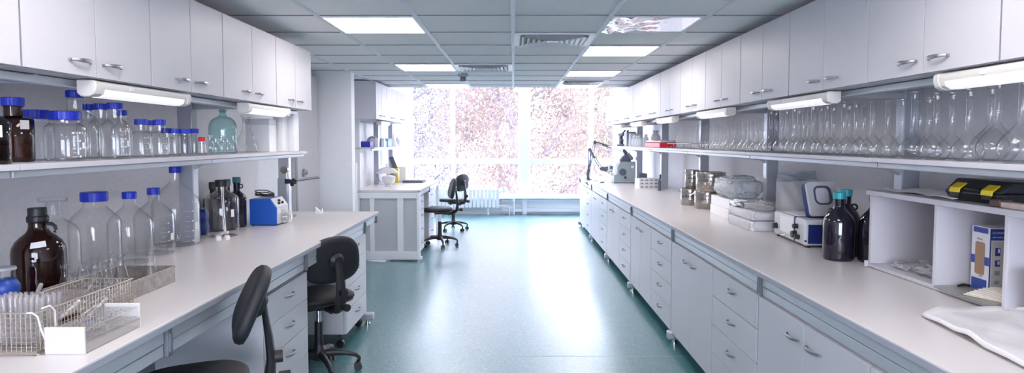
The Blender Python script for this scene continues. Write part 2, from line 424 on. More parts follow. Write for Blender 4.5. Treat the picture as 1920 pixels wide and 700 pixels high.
# ------------------------------------------------------------------ window
def window(n, x0, x1):
    z0, z1, zt0, zt1 = .372, 2.82, 1.09, 1.20
    f = MB(); y0, y1 = YW+.03, YW+.11
    f.box(x0, x0+.045, y0, y1, z0, z1).box(x1-.045, x1, y0, y1, z0, z1).box(x0+.045, x1-.045, y0, y1, z0, z0+.06)
    f.box(x0+.045, x1-.045, y0, y1, z1-.06, z1).box(x0+.045, x1-.045, y0, y1, zt0, zt1)
    o = struct(f.build('window_%d' % n, M['white'], bevel=.006))
    for a, b in ((z0+.06, zt0), (zt1, z1-.06)):
        MB().box(x0+.045, x1-.045, YW+.068, YW+.074, a, b).build('pane', M['pane'], o, smooth=0)
o = MB()
for a, b in ((-1.3,-1.24),(-.03,.03),(1.24,1.3)): o.box(a, b, YB-.12, YB-.05, .8, 2.25)
for a, b in ((-1.24,-.03),(.03,1.24)): o.box(a, b, YB-.12, YB-.05, .8, .86).box(a, b, YB-.12, YB-.05, 2.19, 2.25)
o = struct(o.build('window_5', M['white'], bevel=.005))  # unseen window added behind the camera for fill light at the near end
for a, b in ((-1.24,-.03),(.03,1.24)): MB().box(a, b, YB-.09, YB-.085, .86, 2.19).build('pane', M['pane'], o, smooth=0)
window(1, -2.22, -1.306); window(2, -1.306, .16); window(3, .33, 1.69); window(4, 1.69, 2.22)
struct(MB().box(.145, .345, YW, YW+.14, .372, 2.82).build('trim_8', M['white'], bevel=.008))   # wide mullion
struct(MB().box(1.645, 1.735, YW, YW+.14, .372, 2.82).build('trim_9', M['white'], bevel=.008))
struct(MB().box(-1.345, -1.267, YW+.01, YW+.03, .372, 2.82).build('trim_10', M['white'], bevel=.006))

# ------------------------------------------------------------------ outside
struct(MB().box(-60, 60, YW+1.5, 90, -3.2, -3.0).box(-60, 60, -70, YB-1.5, -3.2, -3.0).build('ground', M['soil'], smooth=0))
def tree(x, y, h, cr, leaf, label, n=5200, lean=0, low=.12):
    t = thing('tree', label, 'tree', (x, y, -3.0), 0, 'autumn trees outside the window')
    R = random.Random(int(x*100+y*10))
    tr = MB(); tips = []
    pts = [(lean*k/7*1.2+R.uniform(-.08,.08)*k, R.uniform(-.08,.08)*k, h*.82*k/7) for k in range(8)]
    tr.tube(pts, [.26-.03*k for k in range(8)], 8)
    for b in range(13):
        k = 1.6+b*.42; i = int(k); q = k-i
        p0 = Vector(pts[i]).lerp(Vector(pts[min(7,i+1)]), q)
        a = b*2.4+R.uniform(-.4,.4); Lb = cr*R.uniform(.7,1.05)
        p1 = p0+Vector((math.cos(a)*Lb*.5, math.sin(a)*Lb*.5, Lb*.30)); p2 = p0+Vector((math.cos(a)*Lb, math.sin(a)*Lb, Lb*.75))
        tr.tube([p0,p1,p2], [.09,.055,.02], 6); tips += [p1,p2,(p1+p2)/2]
        for s in range(3):
            a2 = a+R.uniform(-1,1); p3 = p1+Vector((math.cos(a2), math.sin(a2), R.uniform(.1,.9)))*Lb*.45
            tr.tube([p1,p3], [.035,.012], 5); tips.append(p3)
    tr.build('trunk', M['bark'], t)
    vs = []; fs = []
    for i in range(n):
        c = R.choice(tips)
        p = c + Vector((R.gauss(0,1), R.gauss(0,1), R.gauss(0,.8)))*cr*.25
        if p.z < h*low: continue
        s = R.uniform(.035,.085)
        e = Euler((R.uniform(0,6.28), R.uniform(0,6.28), R.uniform(0,6.28))).to_matrix()
        o = len(vs)
        for u, v in ((-1,0),(0,-.55),(1,0),(0,.55)): vs.append(p + e @ Vector((u*s, v*s, 0)))
        fs.append((o,o+1,o+2,o+3))
    stuff(MB().add(vs, fs).build('foliage', M[leaf], t, smooth=0))
tree(.3, 22.5, 9.5, 2.6, 'leaf_rose', 'rose-leaved tree with forked trunk nearest the window', n=24000, low=.06, lean=-.3)
tree(-5.0, 29.8, 11.0, 2.9, 'leaf_grey', 'grey-green tree seen through the leftmost window pane', n=24000, lean=.4, low=.06)
tree(4.7, 29.8, 10.0, 2.9, 'leaf_gold', 'yellow-gold tree behind the right window pane', n=24000, low=.05)
tree(-.8, 37.5, 13.0, 3.0, 'leaf_rose', 'tall pale rose tree farthest back behind the middle pane', n=24000, low=.04)
tree(-9.0, 38.0, 12.0, 3.0, 'leaf_rose', 'faint rose tree far behind the left pane', n=24000, low=.04)
tree(7.0, 38.0, 11.0, 3.0, 'leaf_rose', 'pale rose tree farthest back at the right edge of the window', n=24000, low=.04)
tree(-4.2, 46.0, 13.0, 3.4, 'leaf_rose', 'hazy rose tree in the back row left of the wide mullion', n=20000, low=.0)
tree(4.6, 46.0, 12.0, 3.4, 'leaf_rose', 'hazy rose tree in the back row right of the wide mullion', n=20000, low=.0)

# radiator under the window
t = thing('radiator', 'white sectional wall radiator under the window', 'radiator', (-1.78, YW-.26, 0))
for k in range(18):
    s = MB(); x = .04+k*.083
    s.box(x-.037, x+.037, -.005, .012, .16, .56).box(x-.012, x+.012, .012, .08, .15, .56).box(x-.035, x+.035, .07, .085, .17, .55)
    s.build('section', M['white'], t, bevel=.006)
g = MB()
for zz in (.19, .52): g.cyl((0,.045,zz), (1.5,.045,zz), .02)
g.build('manifold', M['white'], t)
for x in (.35, 1.25): MB().box(x-.02, x+.02, .02, .07, 0, .16).build('foot', M['white'], t, bevel=.004)
MB().tube([(1.5,.045,.52),(1.62,.045,.52),(1.79,.045,.50),(1.80,.045,.47),(1.80,.045,.0)], .013, 10).build('pipe', M['white'], t)
MB().tube([(1.5,.045,.19),(1.66,.045,.19),(1.70,.045,.16),(1.70,.045,.0)], .013, 10).build('pipe', M['white'], t)
MB().cyl((1.585,.045,.47),(1.585,.045,.60), .018).box(1.565,1.605,.025,.065,.50,.54).build('valve', M['lightgrey'], t, bevel=.003)

# ------------------------------------------------------------------ cabinets
def handle_bm(L, dep=.028, zc=0, yc=0, wmid=.009, wend=.0045):
    n = 14; pts = []; ra = []; sz = []
    for i in range(n+1):
        u = -1+2*i/n
        pts.append((dep*(1-abs(u)**3.2)+.001, yc+u*L/2, zc)); ra.append(.0028); sz.append(wend+(wmid-wend)*(1-u*u))
    m = MB().tube(pts, ra, 8, sz=sz)
    for sg in (-1, 1): m.box(0, .008, yc+sg*L/2-.005, yc+sg*L/2+.005, zc-.004, zc+.004)
    return m
def wall_cabinet(label, loc, rz, w, h, depth, group, doors=2, hw=.105):
    t = thing('wall_cabinet', label, 'wall cabinet', loc, rz, group)
    b = MB(); th = .018
    b.box(-depth, -.021, -w/2, -w/2+th, 0, h).box(-depth, -.021, w/2-th, w/2, 0, h)
    b.box(-depth, -.021, -w/2+th, w/2-th, 0, th).box(-depth, -.021, -w/2+th, w/2-th, h-th, h).box(-depth, -depth+.008, -w/2+th, w/2-th, th, h-th)
    b.build('body', M['laminate'], t)
    dw = w/doors
    for k in range(doors):
        y0 = -w/2+k*dw+.0022; y1 = -w/2+(k+1)*dw-.0022
        d = MB().box(-.019, 0, y0, y1, .002, h-.012).build('door', M['laminate'], t, bevel=.0012)
        yc = y1-.035-hw/2 if k == 0 else y0+.035+hw/2
        handle_bm(hw, .027, .052, yc, .0075, .004).build('handle', M['handle'], d)
    return t
def base_unit(kind, label, loc, rz, w, h, depth, group, n, cat, casters=False, base_z=0):
    t = thing(kind, label, cat, loc, rz, group)
    b = MB(); th = .018
    b.box(-depth, -.021, -w/2, -w/2+th, 0, h).box(-depth, -.021, w/2-th, w/2, 0, h)
    b.box(-depth, -.021, -w/2+th, w/2-th, 0, th).box(-depth, -.021, -w/2+th, w/2-th, h-th, h).box(-depth, -depth+.008, -w/2+th, w/2-th, th, h-th)
    b.build('body', M['laminate'], t)
    if kind == 'drawer_cabinet':
        dh = h/n
        for k in range(n):
            d = MB().box(-.019, 0, -w/2+.002, w/2-.002, k*dh+.002, (k+1)*dh-.002).build('drawer', M['laminate'], t, bevel=.0012)
            handle_bm(.115, .026, k*dh+dh*.60, 0, .008, .0045).build('handle', M['handle'], d)
    else:
        dw = w/n
        for k in range(n):
            y0 = -w/2+k*dw+.002; y1 = -w/2+(k+1)*dw-.002
            d = MB().box(-.019, 0, y0, y1, .002, h-.002).build('door', M['laminate'], t, bevel=.0012)
            yc = y1-.035-.057 if k == 0 else y0+.035+.057
            handle_bm(.115, .026, h-.085, yc, .008, .0045).build('handle', M['handle'], d)
    if casters:
        for sx in (-.06, -depth+.06):
            for sy in (-w/2+.05, w/2-.05):
                c = MB().cyl((sx, sy, 0), (sx, sy, -.03), .012).cyl((sx,sy-.018,-base_z+.031),(sx,sy+.018,-base_z+.031), .03, 18)
                c.build('caster', M['black'], t)
    return t

# right wall cabinets: pairs of doors
RB = [1.25, 2.022, 2.774, 3.56, 4.32, 5.097, 5.861, 6.645, 7.364, 8.148, 8.986, 9.80, 10.545]
for k in range(len(RB)-1):
    a, b = RB[k], RB[k+1]
    j = len(RB)-2-k
    lab = 'white two-door wall cabinet on the right, %s from the window end' % ORD[j]
    wall_cabinet(lab, (1.536, (a+b)/2, 1.832), PI, b-a-.004, .473, .40, 'wall cabinets on the right', 2)
LB = [1.28, 2.0, 2.715, 3.39, 4.145, 4.86]
for k in range(len(LB)-1):
    a, b = LB[k], LB[k+1]
    lab = 'white two-door wall cabinet on the near left, %s from the bench end' % ORD[len(LB)-2-k]
    wall_cabinet(lab, (-1.536, (a+b)/2, 1.812), 0, b-a-.004, .455, .40, 'wall cabinets on the near left', 2)
FB = [8.02, 8.71, 9.46, 10.3]
for k in range(3):
    a, b = FB[k], FB[k+1]
    lab = 'white two-door wall cabinet behind the partition, ' + ('nearest the partition', 'the middle of three', 'nearest the window')[k]
    wall_cabinet(lab, (-1.725, (a+b)/2, 1.86), 0, b-a-.004, .48, .38, 'wall cabinets behind the partition', 2)
# base cabinets on the right: each bay = drawers (near) + doors (far)
BB = [-.32, 1.43, 3.165, 4.91, 6.63, 8.32, 10.02, 11.72]
bay = ['at the window end', 'in the second bay from the window', 'in the third bay from the window', 'in the bay below the metal drums', 'in the bay under the instrument',
       'in the bay under the open shelf box', 'nearest the camera at the right edge']
for k in range(1, len(BB)-1):
    a, b = BB[k], BB[k+1]; nm = bay[len(BB)-2-k]
    m_ = a+.735
    base_unit('drawer_cabinet', 'white four-drawer base cabinet on the right %s' % nm, (1.238, (a+.016+m_)/2, .088), PI, m_-a-.02, .715, .60, 'drawer cabinets under the right worktop', 4, 'drawer cabinet')
    base_unit('base_cabinet', 'white two-door base cabinet on the right %s' % nm, (1.238, (m_+b)/2, .088), PI, b-m_-.006, .715, .60, 'door cabinets under the right worktop', 2, 'base cabinet')

# benches: worktops + frames
def worktop(label, x0, x1, y0, y1, edge):
    t = thing('worktop', label, 'worktop', ((x0+x1)/2, (y0+y1)/2, WT-.03))
    cx, cy = (x0+x1)/2, (y0+y1)/2
    MB().box(x0-cx, x1-cx, y0-cy, y1-cy, .006, .03).build('slab', M['laminate_top'], t, bevel=.002)
    e = MB()
    xe = x0-cx if edge > 0 else x1-cx
    e.box(xe-.0015 if edge > 0 else xe-.02, xe+.02 if edge > 0 else xe+.0015, y0-cy, y1-cy, 0, .0245)
    e.build('edge_strip', M['laminate_edge'], t, bevel=.0015)
    return t
worktop('pale laminate worktop section at the near right under the open shelf box', 1.215, 2.2, -.4, 3.163, 1)
o = worktop('long pale laminate worktop on the right running to the window', 1.215, 2.2, 3.167, 11.75, 1); o.location.z -= .003
worktop('pale laminate worktop of the near left bench', -2.2, -1.225, -.4, 5.76, -1)
worktop('pale laminate worktop of the far left bench behind the partition', -2.07, -1.222, 8.28, 10.58, -1)

def bench_frame(label, side, mods, apron_end, foot_list, posts, back):
    """side +1 right, -1 left. local x measured from the aisle outwards"""
    t = thing('bench_stand', label, 'bench frame', (0,0,0))
    S = lambda x: x*side
    for a, b in zip(mods, mods[1:]):
        m = MB().box(S(1.247), S(1.285), a+.022, b-.022, WT-.085, WT-.032).box(S(1.249), S(1.285), a+.022, b-.022, WT-.131, WT-.088)
        m.build('apron', M['alu'], t, bevel=.003)
    for y in mods:
        m = MB().box(S(1.236), S(1.29), y-.016, y+.016, WT-.135, WT-.031).box(S(1.231), S(1.24), y-.010, y+.010, WT-.12, WT-.05)
        m.build('bracket', M['bracket'], t, bevel=.003)
    for y in foot_list:
        m = MB().box(S(1.205), S(2.12), y-.035, y+.035, .035, .10)
        f = m.build('foot', M['alu_dark'], t, bevel=.012)
        MB().cyl((S(1.26), y, 0), (S(1.26), y, .036), .016, 12).cyl((S(1.26), y, 0), (S(1.26), y, .010), .026, 14).build('levelling_screw', M['chrome'], f)
        MB().box(S(1.90), S(1.98), y-.035, y+.035, .10, WT-.031).build('leg', M['alu'], t, bevel=.004)
        MB().box(S(1.29), S(1.90), y-.02, y+.02, WT-.10, WT-.031).build('cross_rail', M['alu'], t, bevel=.003)
    for y in posts:
        m = MB().box(S(2.0), S(2.085), y-.03, y+.03, WT+.002, 2.30)
        p = m.build('upright', M['alu_dark'], t, bevel=.002)
        MB().box(S(1.992), S(2.002), y-.032, y+.032, WT+.002, 2.30).build('front_profile', M['alu'], p, bevel=.002)
        if side < 0 and y > 5: continue
        MB().prism([(S(1.66),1.462),(S(2.0),1.462),(S(2.0),1.40),(S(1.95),1.43)], y-.008, y+.008, 'y').build('shelf_arm', M['alu'], p)
        MB().box(S(1.64), S(2.0), y-.012, y+.012, 1.80 if side > 0 else 1.78, 1.831 if side > 0 else 1.811).build('cabinet_arm', M['alu'], p, bevel=.002)
    return t
fr = bench_frame('grey aluminium frame carrying the right bench with wall uprights', 1, BB, 11.7, [y-.02 for y in BB[1:]], [1.52, 3.28, 5.02, 6.78, 8.55, 10.25], 0)
fl = bench_frame('grey aluminium frame carrying the near left bench with wall uprights', -1, [-.78, .74, 2.255, 3.775, 5.30], 5.7, [.74, 2.2, 5.42], [.4, 2.2, 3.98, 5.66], 0)
# extra front leg of the left bench visible at the left edge of the picture and bench end bits
MB().box(-1.34, -1.285, 2.06, 2.12, .09, WT-.10).build('leg', M['alu'], fl, bevel=.004)
MB().box(-1.285, -1.247, 5.32, 5.74, WT-.085, WT-.032).build('apron', M['alu'], fl, bevel=.003)
MB().box(-1.262, -1.235, 5.72, 5.745, WT-.10, WT-.031).build('end_cap', M['bracket'], fl, bevel=.002)
# under-cabinet service rails with joints
def service_rail(label, side, x, z, segs):
    t = thing('service_rail', label, 'rail', (0,0,0))
    for a, b in segs:
        MB().box(side*x, side*(x+.055), a+.004, b-.004, z, z+.03).build('segment', M['alu'], t, bevel=.005)
service_rail('grey rail under the right wall cabinets', 1, 1.64, 1.800, list(zip([-.3,1.52,3.28,5.02,6.78,8.55],[1.52,3.28,5.02,6.78,8.55,10.5])))
service_rail('grey rail under the near left wall cabinets', -1, 1.64, 1.779, list(zip([-.3,2.2,3.98],[2.2,3.98,4.85])))

# shelves with a metal lip below
def shelf(label, side, x0, x1, y0, y1, z, joints):
    t = thing('shelf', label, 'shelf', (side*x0, y0, z))
    S = lambda x: side*(x-x0)
    js = [y0]+joints+[y1]
    for a, b in zip(js, js[1:]):
        MB().box(S(x0), S(x1), a-y0+.0012, b-y0-.0012, -.020, 0).build('board', M['laminate'], t, bevel=.0015)
        MB().box(S(x0+.03), S(x0+.05), a-y0+.006, b-y0-.006, -.046, -.0205).build('lip_rail', M['alu'], t, bevel=.004)
shelf('long white glassware shelf on the right wall', 1, 1.615, 2.0, -.3, 10.62, SZ, [1.43, 2.87, 4.41, 5.98, 7.55, 9.1])
shelf('white bottle shelf on the near left wall', -1, 1.60, 2.0, -.3, 4.96, SZ, [.7, 2.06, 3.44])

# strip lamps under the cabinets
def strip_lamp(label, loc, rz, L, tint):
    t = thing('strip_lamp', label, 'strip lamp', loc, rz, 'strip lamps under the wall cabinets')
    # local: x out to the aisle, y along, z=0 top
    prof = [(-.055,-.004),(.0,-.004),(.012,-.010),(.014,-.030),(.006,-.052),(-.012,-.062),(-.04,-.062),(-.055,-.050)]
    MB().prism(prof, -L/2+.03, L/2-.03, 'y').build('housing', M['cream'], t, bevel=.002)
    big = [(x*1.0-.0015 if x < -.02 else x+.002, z-.002 if z < -.02 else z+.001) for x, z in prof]
    for s_ in (-1, 1):
        MB().prism(big, s_*(L/2-.032), s_*L/2, 'y').build('end_cap', M['cream'], t, bevel=.004)
    MB().prism([(.0125,-.034),(.0065,-.0535),(-.0125,-.0642),(-.038,-.0642),(-.038,-.0615),(-.013,-.0615),(.004,-.052),(.010,-.034)], -L/2+.06, L/2-.06, 'y').build('diffuser', M['diffuser'], t)
    MB().box(.012,.0165,-.14,-.115,-.030,-.016).build('switch', M['white_plastic'], t, bevel=.001)
    return t
RL = [(1.965,.75,'nearest the camera above the large flasks'), (3.495,.74,'second from the camera above the tall flasks'), (4.97,.75,'third from the camera, left of the tall flasks'),
      (6.52,.70,'fourth from the camera, above the tilted flasks'), (8.0,.72,'fifth from the camera'), (9.45,.7,'farthest, near the window')]
for k, (y, L, lb) in enumerate(RL):
    t = strip_lamp('cream strip lamp under right wall cabinets, '+lb, (1.552, y, 1.829), PI, L, 0)
    if k == 0:
        m = MB()
        m.box(.0125,.0135,.160,.150,-.021,-.015).box(.0125,.0135,.148,.138,-.0235,-.0125)
        for r_ in range(2):
            for q in range(5): m.box(.0125,.0135,.132-q*.0095,.125-q*.0095,-.0165-r_*.0045,-.0137-r_*.0045)
        m.build('maker_print', M['print_dark'], t, smooth=0)
for y, L, lb in ((2.70,.70,'above the tall blue-capped bottle'), (4.06,.70,'above the white boxes at the bench end')):
    strip_lamp('cream strip lamp under left wall cabinets, '+lb, (-1.552, y, 1.809), 0, L, 0)
strip_lamp('small strip lamp under the cabinets behind the partition', (-1.76, 8.75, 1.857), 0, .6, 0)

# left pedestals
base_unit('drawer_cabinet', 'white four-drawer pedestal between the two black chairs of the near left bench', (-1.262, 3.53, .115), 0, .64, .67, .58, 'drawer pedestals of the near left bench', 4, 'drawer cabinet', True, .115)
base_unit('drawer_cabinet', 'white four-drawer pedestal at the far end of the near left bench', (-1.262, 5.07, .115), 0, .66, .70, .58, 'drawer pedestals of the near left bench', 4, 'drawer cabinet', True, .115)
# modesty panel behind the knee spaces
tag(MB().box(-1.99, -1.97, -.3, 5.4, .10, .86).build('back_panel', M['panel'], smooth=0), 'grey back panel behind the knee space of the near left bench', 'panel')

# ------------------------------------------------------------------ far left bench
t = thing('bench_stand', 'white framed bench stand of the far left bench with grey end panel', 'bench frame', (-1.22, 8.28, 0))
def B(name, x0, x1, y0, y1, z0, z1, m='white', bv=.004): return MB().box(x0, x1, y0, y1, z0, z1).build(name, M[m], t, bevel=bv)
B('leg', -.045, -.005, .0, .06, .05, .909); B('leg', -.84, -.79, 0, .06, .05, .909); B('leg', -.30, -.22, .0, .05, .12, .83); B('leg', -.66, -.60, 0, .05, .12, .83)
B('end_rail', -.79, -.045, .0, .05, .83, .909); B('end_rail', -.79, -.045, .0, .05, .05, .13)
B('end_panel', -.79, -.045, .035, .05, .13, .83, 'panel')
B('foot', -.86, .02, .0, .06, .02, .06)
B('apron', -.05, -.015, .06, 2.26, .855, .909, 'alu'); B('bracket', -.03, -.005, 1.05, 1.09, .83, .909, 'bracket'); B('end_cap', -.03, .0, 2.25, 2.29, .87, .909, 'bracket')
B('leg', -.84, -.79, 2.2, 2.26, .0, .909); B('leg', -.06, -.01, 2.2, 2.26, .0, .909)
MB().cyl((-.03,.03,0),(-.03,.03,.03),.02).build('levelling_screw', M['chrome'], t)
for a in (-.03, 1.10, 2.2):
    p = B('upright', -.84, -.77, a, a+.06, .94, 2.30, 'alu_dark' if a > 0 else 'white')
B('knee_panel', -.58, -.56, .62, 1.1, .1, .85, 'slate')
base_unit('drawer_cabinet', 'white four-drawer cabinet at the near end of the far left bench', (-1.243, 8.60, .10), 0, .44, .74, .50, 'drawer cabinets of the far left bench', 4, 'drawer cabinet')
base_unit('drawer_cabinet', 'white four-drawer cabinet beside the knee space of the far left bench', (-1.255, 9.72, .10), 0, .62, .74, .50, 'drawer cabinets of the far left bench', 4, 'drawer cabinet')
base_unit('drawer_cabinet', 'dark recessed cabinet in the knee space of the far left bench', (-1.35, 9.12, .10), 0, .52, .74, .40, 'drawer cabinets of the far left bench', 1, 'drawer cabinet').hide_render = False
shelf('white shelf behind the partition with blue boxes', -1, 1.80, 2.10, 8.24, 10.4, 1.50, [9.0])
tag(MB().box(-2.235, -2.15, 8.25, 10.5, 0, 1.85).build('back_panel', M['white'], bevel=.003), 'white wall panel behind the far left bench', 'panel')

# tall cupboard behind the left bench
t = thing('tall_cupboard', 'tall pale cupboard standing between left bench and partition', 'cupboard', (-2.17, 6.73, 0))
MB().box(-.065, -.022, -.34, .34, 0, 2.30).build('body', M['laminate'], t, bevel=.002)
dd = MB().box(-.02, 0, -.335, .335, 1.19, 2.29).build('door', M['laminate'], t, bevel=.002)
m = MB()
for i in range(13):
    a = PI*i/12
m.tube([(.004+.03*math.sin(PI*i/12), -.16-.055*math.cos(PI*i/12), 1.235+.035*math.sin(PI*i/12)) for i in range(13)], .012, 8).cyl((0,-.16,1.255),(.012,-.16,1.255),.042,20)
m.build('cup_handle', M['handle'], dd)
MB().box(-.02, 0, -.335, .335, .06, 1.185).build('door', M['laminate'], t, bevel=.002)

# ------------------------------------------------------------------ swivel chairs
def chair(label, loc, rz, sh, tilt=.2, po=.30, group='black swivel chairs'):
    t = thing('swivel_chair', label, 'chair', loc, rz, group)
    b = MB()
    MB().lathe([(0,.10),(.045,.10),(.05,.115),(.05,.15),(.036,.17),(.032,.20),(0,.20)], 20).build('hub', M['black'], t)
    for k in range(5):
        a = 2*PI*k/5+.35; c, s = math.cos(a), math.sin(a)
        P = lambda q, z: (c*q, s*q, z)
        l = MB().tube([P(.03,.135),P(.10,.138),P(.18,.128),P(.245,.108),P(.268,.085)], [.024,.022,.019,.016,.013], 10, sz=[.026,.023,.019,.015,.012]).build('leg', M['black'], t)
        n = Vector((-s, c, 0)); p = Vector(P(.268,.028)); off = Vector(P(-.012,0))
        m = MB()
        for sg in (-1, 1): m.cyl(p+off+n*sg*.008, p+off+n*sg*.026, .027, 18)
        m.tube([P(.268,.085), P(.262,.055), P(.256,.03)], .010, 8)
        m.tube([p+off+n*-.02+Vector((0,0,.006)), p+off+Vector((0,0,.034)), p+off+n*.02+Vector((0,0,.006))], .012, 8)
        m.build('caster', M['black'], l)
    MB().lathe([(0,.19),(.030,.19),(.027,.20+(sh-.28)*.62),(0,.20+(sh-.28)*.62)], 18).build('column_cover', M['black'], t)
    MB().cyl((0,0,.2),(0,0,sh-.06),.016,14).build('gas_lift', M['chrome'], t)
    MB().box(-.10,.08,-.06,.06,sh-.075,sh-.028).box(-.02,.02,-.17,-.05,sh-.068,sh-.058).cyl((0,-.16,sh-.063),(0,-.20,sh-.063),.016).build('tilt_mechanism', M['black'], t, bevel=.006)
    MB().pad(.45,.44,.055, TR(.03,0,sh-.028), front=.92).build('seat', M['fabric'], t, smooth=60)
    MB().pad(.445,.435,.022, TR(.03,0,sh-.036), dome=0).build('seat_shell', M['black'], t, smooth=60)
    bar = [(-.06,0,sh-.052),(-.16,0,sh-.058),(-.225,0,sh-.055),(-.262,0,sh-.02),(-.27,0,sh+.06),(-.262,0,sh+.16),(-.25,0,sh+po-.05),(-.245,0,sh+po)]
    MB().tube(bar, [.036,.038,.042,.042,.036,.030,.028,.026], 10, sz=[.014,.016,.024,.026,.020,.017,.014,.012], up=(1,0,0.2)).build('back_bar', M['black'], t, bevel=0)
    MB().cyl((-.25,0,sh-.02),(-.32,0,sh-.02),.013,12).cyl((-.30,0,sh-.02),(-.345,0,sh-.02),.024,14).build('knob', M['black'], t)
    MB().cyl((-.265,0,sh+.07),(-.315,0,sh+.07),.026,14).build('knob', M['black'], t)
    MB().cyl((-.10,.05,sh-.052),(-.10,.20,sh-.052),.012,12).cyl((-.10,.17,sh-.052),(-.10,.22,sh-.052),.022,14).build('knob', M['black'], t)
    MB().lathe([(0,0),(.05,.0),(.055,.012),(.035,.030),(0,.034)], 18, TR(-.222,0,sh+po,0,-PI/2-tilt)).build('back_mount', M['black'], t)
    bp = MB().pad(.40,.315,.055, TR(-.225,0,sh+po,0,PI/2-tilt), pw=2.7, front=1.25)
    # curve the backrest around the sitter
    bp.v = [(x+.40*y*y, y, z) for x, y, z in bp.v]
    bp.build('backrest', M['fabric'], t, smooth=60)
    return t
chair('black swivel chair nearest the camera at the left bench, backrest edge-on', (-1.265, 2.52, 0), PI+.43, .60, .40)
chair('black swivel chair tucked between the two left pedestals, backrest facing the aisle', (-1.32, 4.25, 0), PI-.72, .53, .15, .27)
chair('black swivel chair at the far left bench, nearer of the two in the background', (-1.10, 9.48, 0), PI+.25, .565)
chair('black swivel chair in front of the radiator, farther of the two in the background', (-1.06, 11.2, 0), PI-.55, .55)

# ------------------------------------------------------------------ glassware helpers
def cap_part(t, r, h, z, m, name='cap', rib=.0008):
    return MB().lathe([(0,h),(r*.93,h),(r,h*.93),(r,.002),(r-.001,0),(0,0)], 56, TR(0,0,z), rib=rib).build(name, M[m], t, smooth=20)
def media_profile(r, h, nr, hs, hn):
    """r body, nr neck, hs height where the shoulder starts, hn where the neck starts"""
    p = [(0,.004),(r*.80,.003),(r*.93,.0),(r*.985,.006),(r,.016),(r,hs*.5),(r,hs)]
    for k in range(1, 9):
        a = k/8; q = .5-.5*math.cos(PI*min(1, a*1.0))
        p.append((r+(nr-r)*(q*.65+a*.35), hs+(hn-hs)*(a*.55+.45*(1-(1-a)**2)*.9+.45*.1*a)))
    p += [(nr,hn+.001),(nr*.98,h)]
    return p
def bottle(label, x, y, z, r, h, capr, caph, glassm='glass', capm='blue_cap', group=None, shoulder=.60, neck=.82, nr=None, kind='glass_bottle', cat='bottle', marks=False, lab=None, ring=None, rz=0, labm='paper'):
    t = thing(kind, label, cat, (x,y,z), rz, group)
    nr = nr or capr*.82
    body_h = h - caph*.25
    MB().lathe(media_profile(r, body_h, nr, h*shoulder, (h-caph)*neck if neck < 1 else h-caph), 44).build('body', M[glassm], t, smooth=50)
    if capm: cap_part(t, capr, caph, h-caph, capm)
    if caph and capm: MB().lathe([(nr*1.0,h-caph-.006),(nr*1.1,h-caph-.005),(nr*1.1,h-caph-.002),(nr,h-caph-.001)], 32).build('neck_ring', M[glassm], t)
    a0 = math.atan2(-y, -x)-rz   # print faces the aisle
    def patch(mb, a, w, z0, z1, R):
        n = 6; vs = []
        for i in range(n+1):
            q = a-w/2+w*i/n
            vs += [(R*math.cos(q),R*math.sin(q),z0),(R*math.cos(q),R*math.sin(q),z1)]
        mb.add(vs, [(2*i,2*i+2,2*i+3,2*i+1) for i in range(n)])
    if marks:
        g = MB(); hs = h*shoulder
        for k in range(7):
            zz = .12*hs+k*hs*.12
            patch(g, a0+.45, .30 if k % 2 == 0 else .18, zz, zz+.0016, r+.0006)
            if k % 2 == 0: patch(g, a0+.72, .10, zz-.002, zz+.005, r+.0006)
        patch(g, a0+.98, .26, .38*hs, .56*hs, r+.0006)
        g.build('graduation_print', M['white'], t, smooth=0)
    if lab:
        g = MB(); da, w_, z0, z1 = lab; patch(g, a0+da, w_, z0, z1, r*1.012 if z1 < h*shoulder else r*1.012)
        g.build('paper_label', M[labm], t, smooth=0)
    if ring:
        da, zz, rr = ring
        a = a0+da; c, s = math.cos(a), math.sin(a)
        pts = []
        for k in range(15):
            q = PI*2*k/15
            pts.append((c*(nr+rr*1.0+rr*math.cos(q)), s*(nr+rr*1.0+rr*math.cos(q)), zz+rr*math.sin(q)))
        MB().tube(pts, rr*.33, 8, closed=True, up=(-s,c,0)).build('ring_handle', M['black'], t)
    return t
def erlenmeyer_bm(r, h, nr):
    return MB().lathe([(0,.003),(r*.9,.002),(r,.007),(r*.99,.014),(r*.8,h*.28),(nr*1.15,h*.70),(nr,h*.76),(nr,h*.90),(nr*1.0,h*.91),(nr*1.22,h*.92),(nr*1.22,h*.945),(nr*1.05,h*.95),(nr*1.18,h*.97),(nr*1.18,h)], 36)
def volumetric(label, x, y, z, R, H, nr, group, stop=True, lean=None, kind='volumetric_flask'):
    t = thing(kind, label, 'flask', (x,y,z), 0, group)
    hb = R*2.05
    p = [(0,.005),(R*.45,.004),(R*.60,.0),(R*.80,hb*.07),(R*.95,hb*.20),(R,hb*.33),(R*.96,hb*.46),(R*.83,hb*.60),(R*.60,hb*.75),(R*.38,hb*.87),(nr*1.25,hb*.96),(nr,hb*1.03),(nr,H*.93),(nr*1.18,H*.94),(nr*1.18,H*.965),(nr*1.0,H*.97)]
    MB().lathe(p, 36).build('body', M['glass2'], t, smooth=50)
    if stop:
        MB().lathe([(0,H*.91),(nr*.82,H*.91),(nr*.95,H*.972),(nr*.6,H*.978),(nr*1.35,H*.985),(nr*1.5,H*1.0),(nr*1.45,H*1.018),(nr*.9,H*1.025),(0,H*1.025)], 8).build('stopper', M['glass'], t, smooth=25)
    MB().lathe([(nr*1.006,H*.62),(nr*1.012,H*.6225)], 28).build('ring_mark', M['white'], t, smooth=0)
    return t

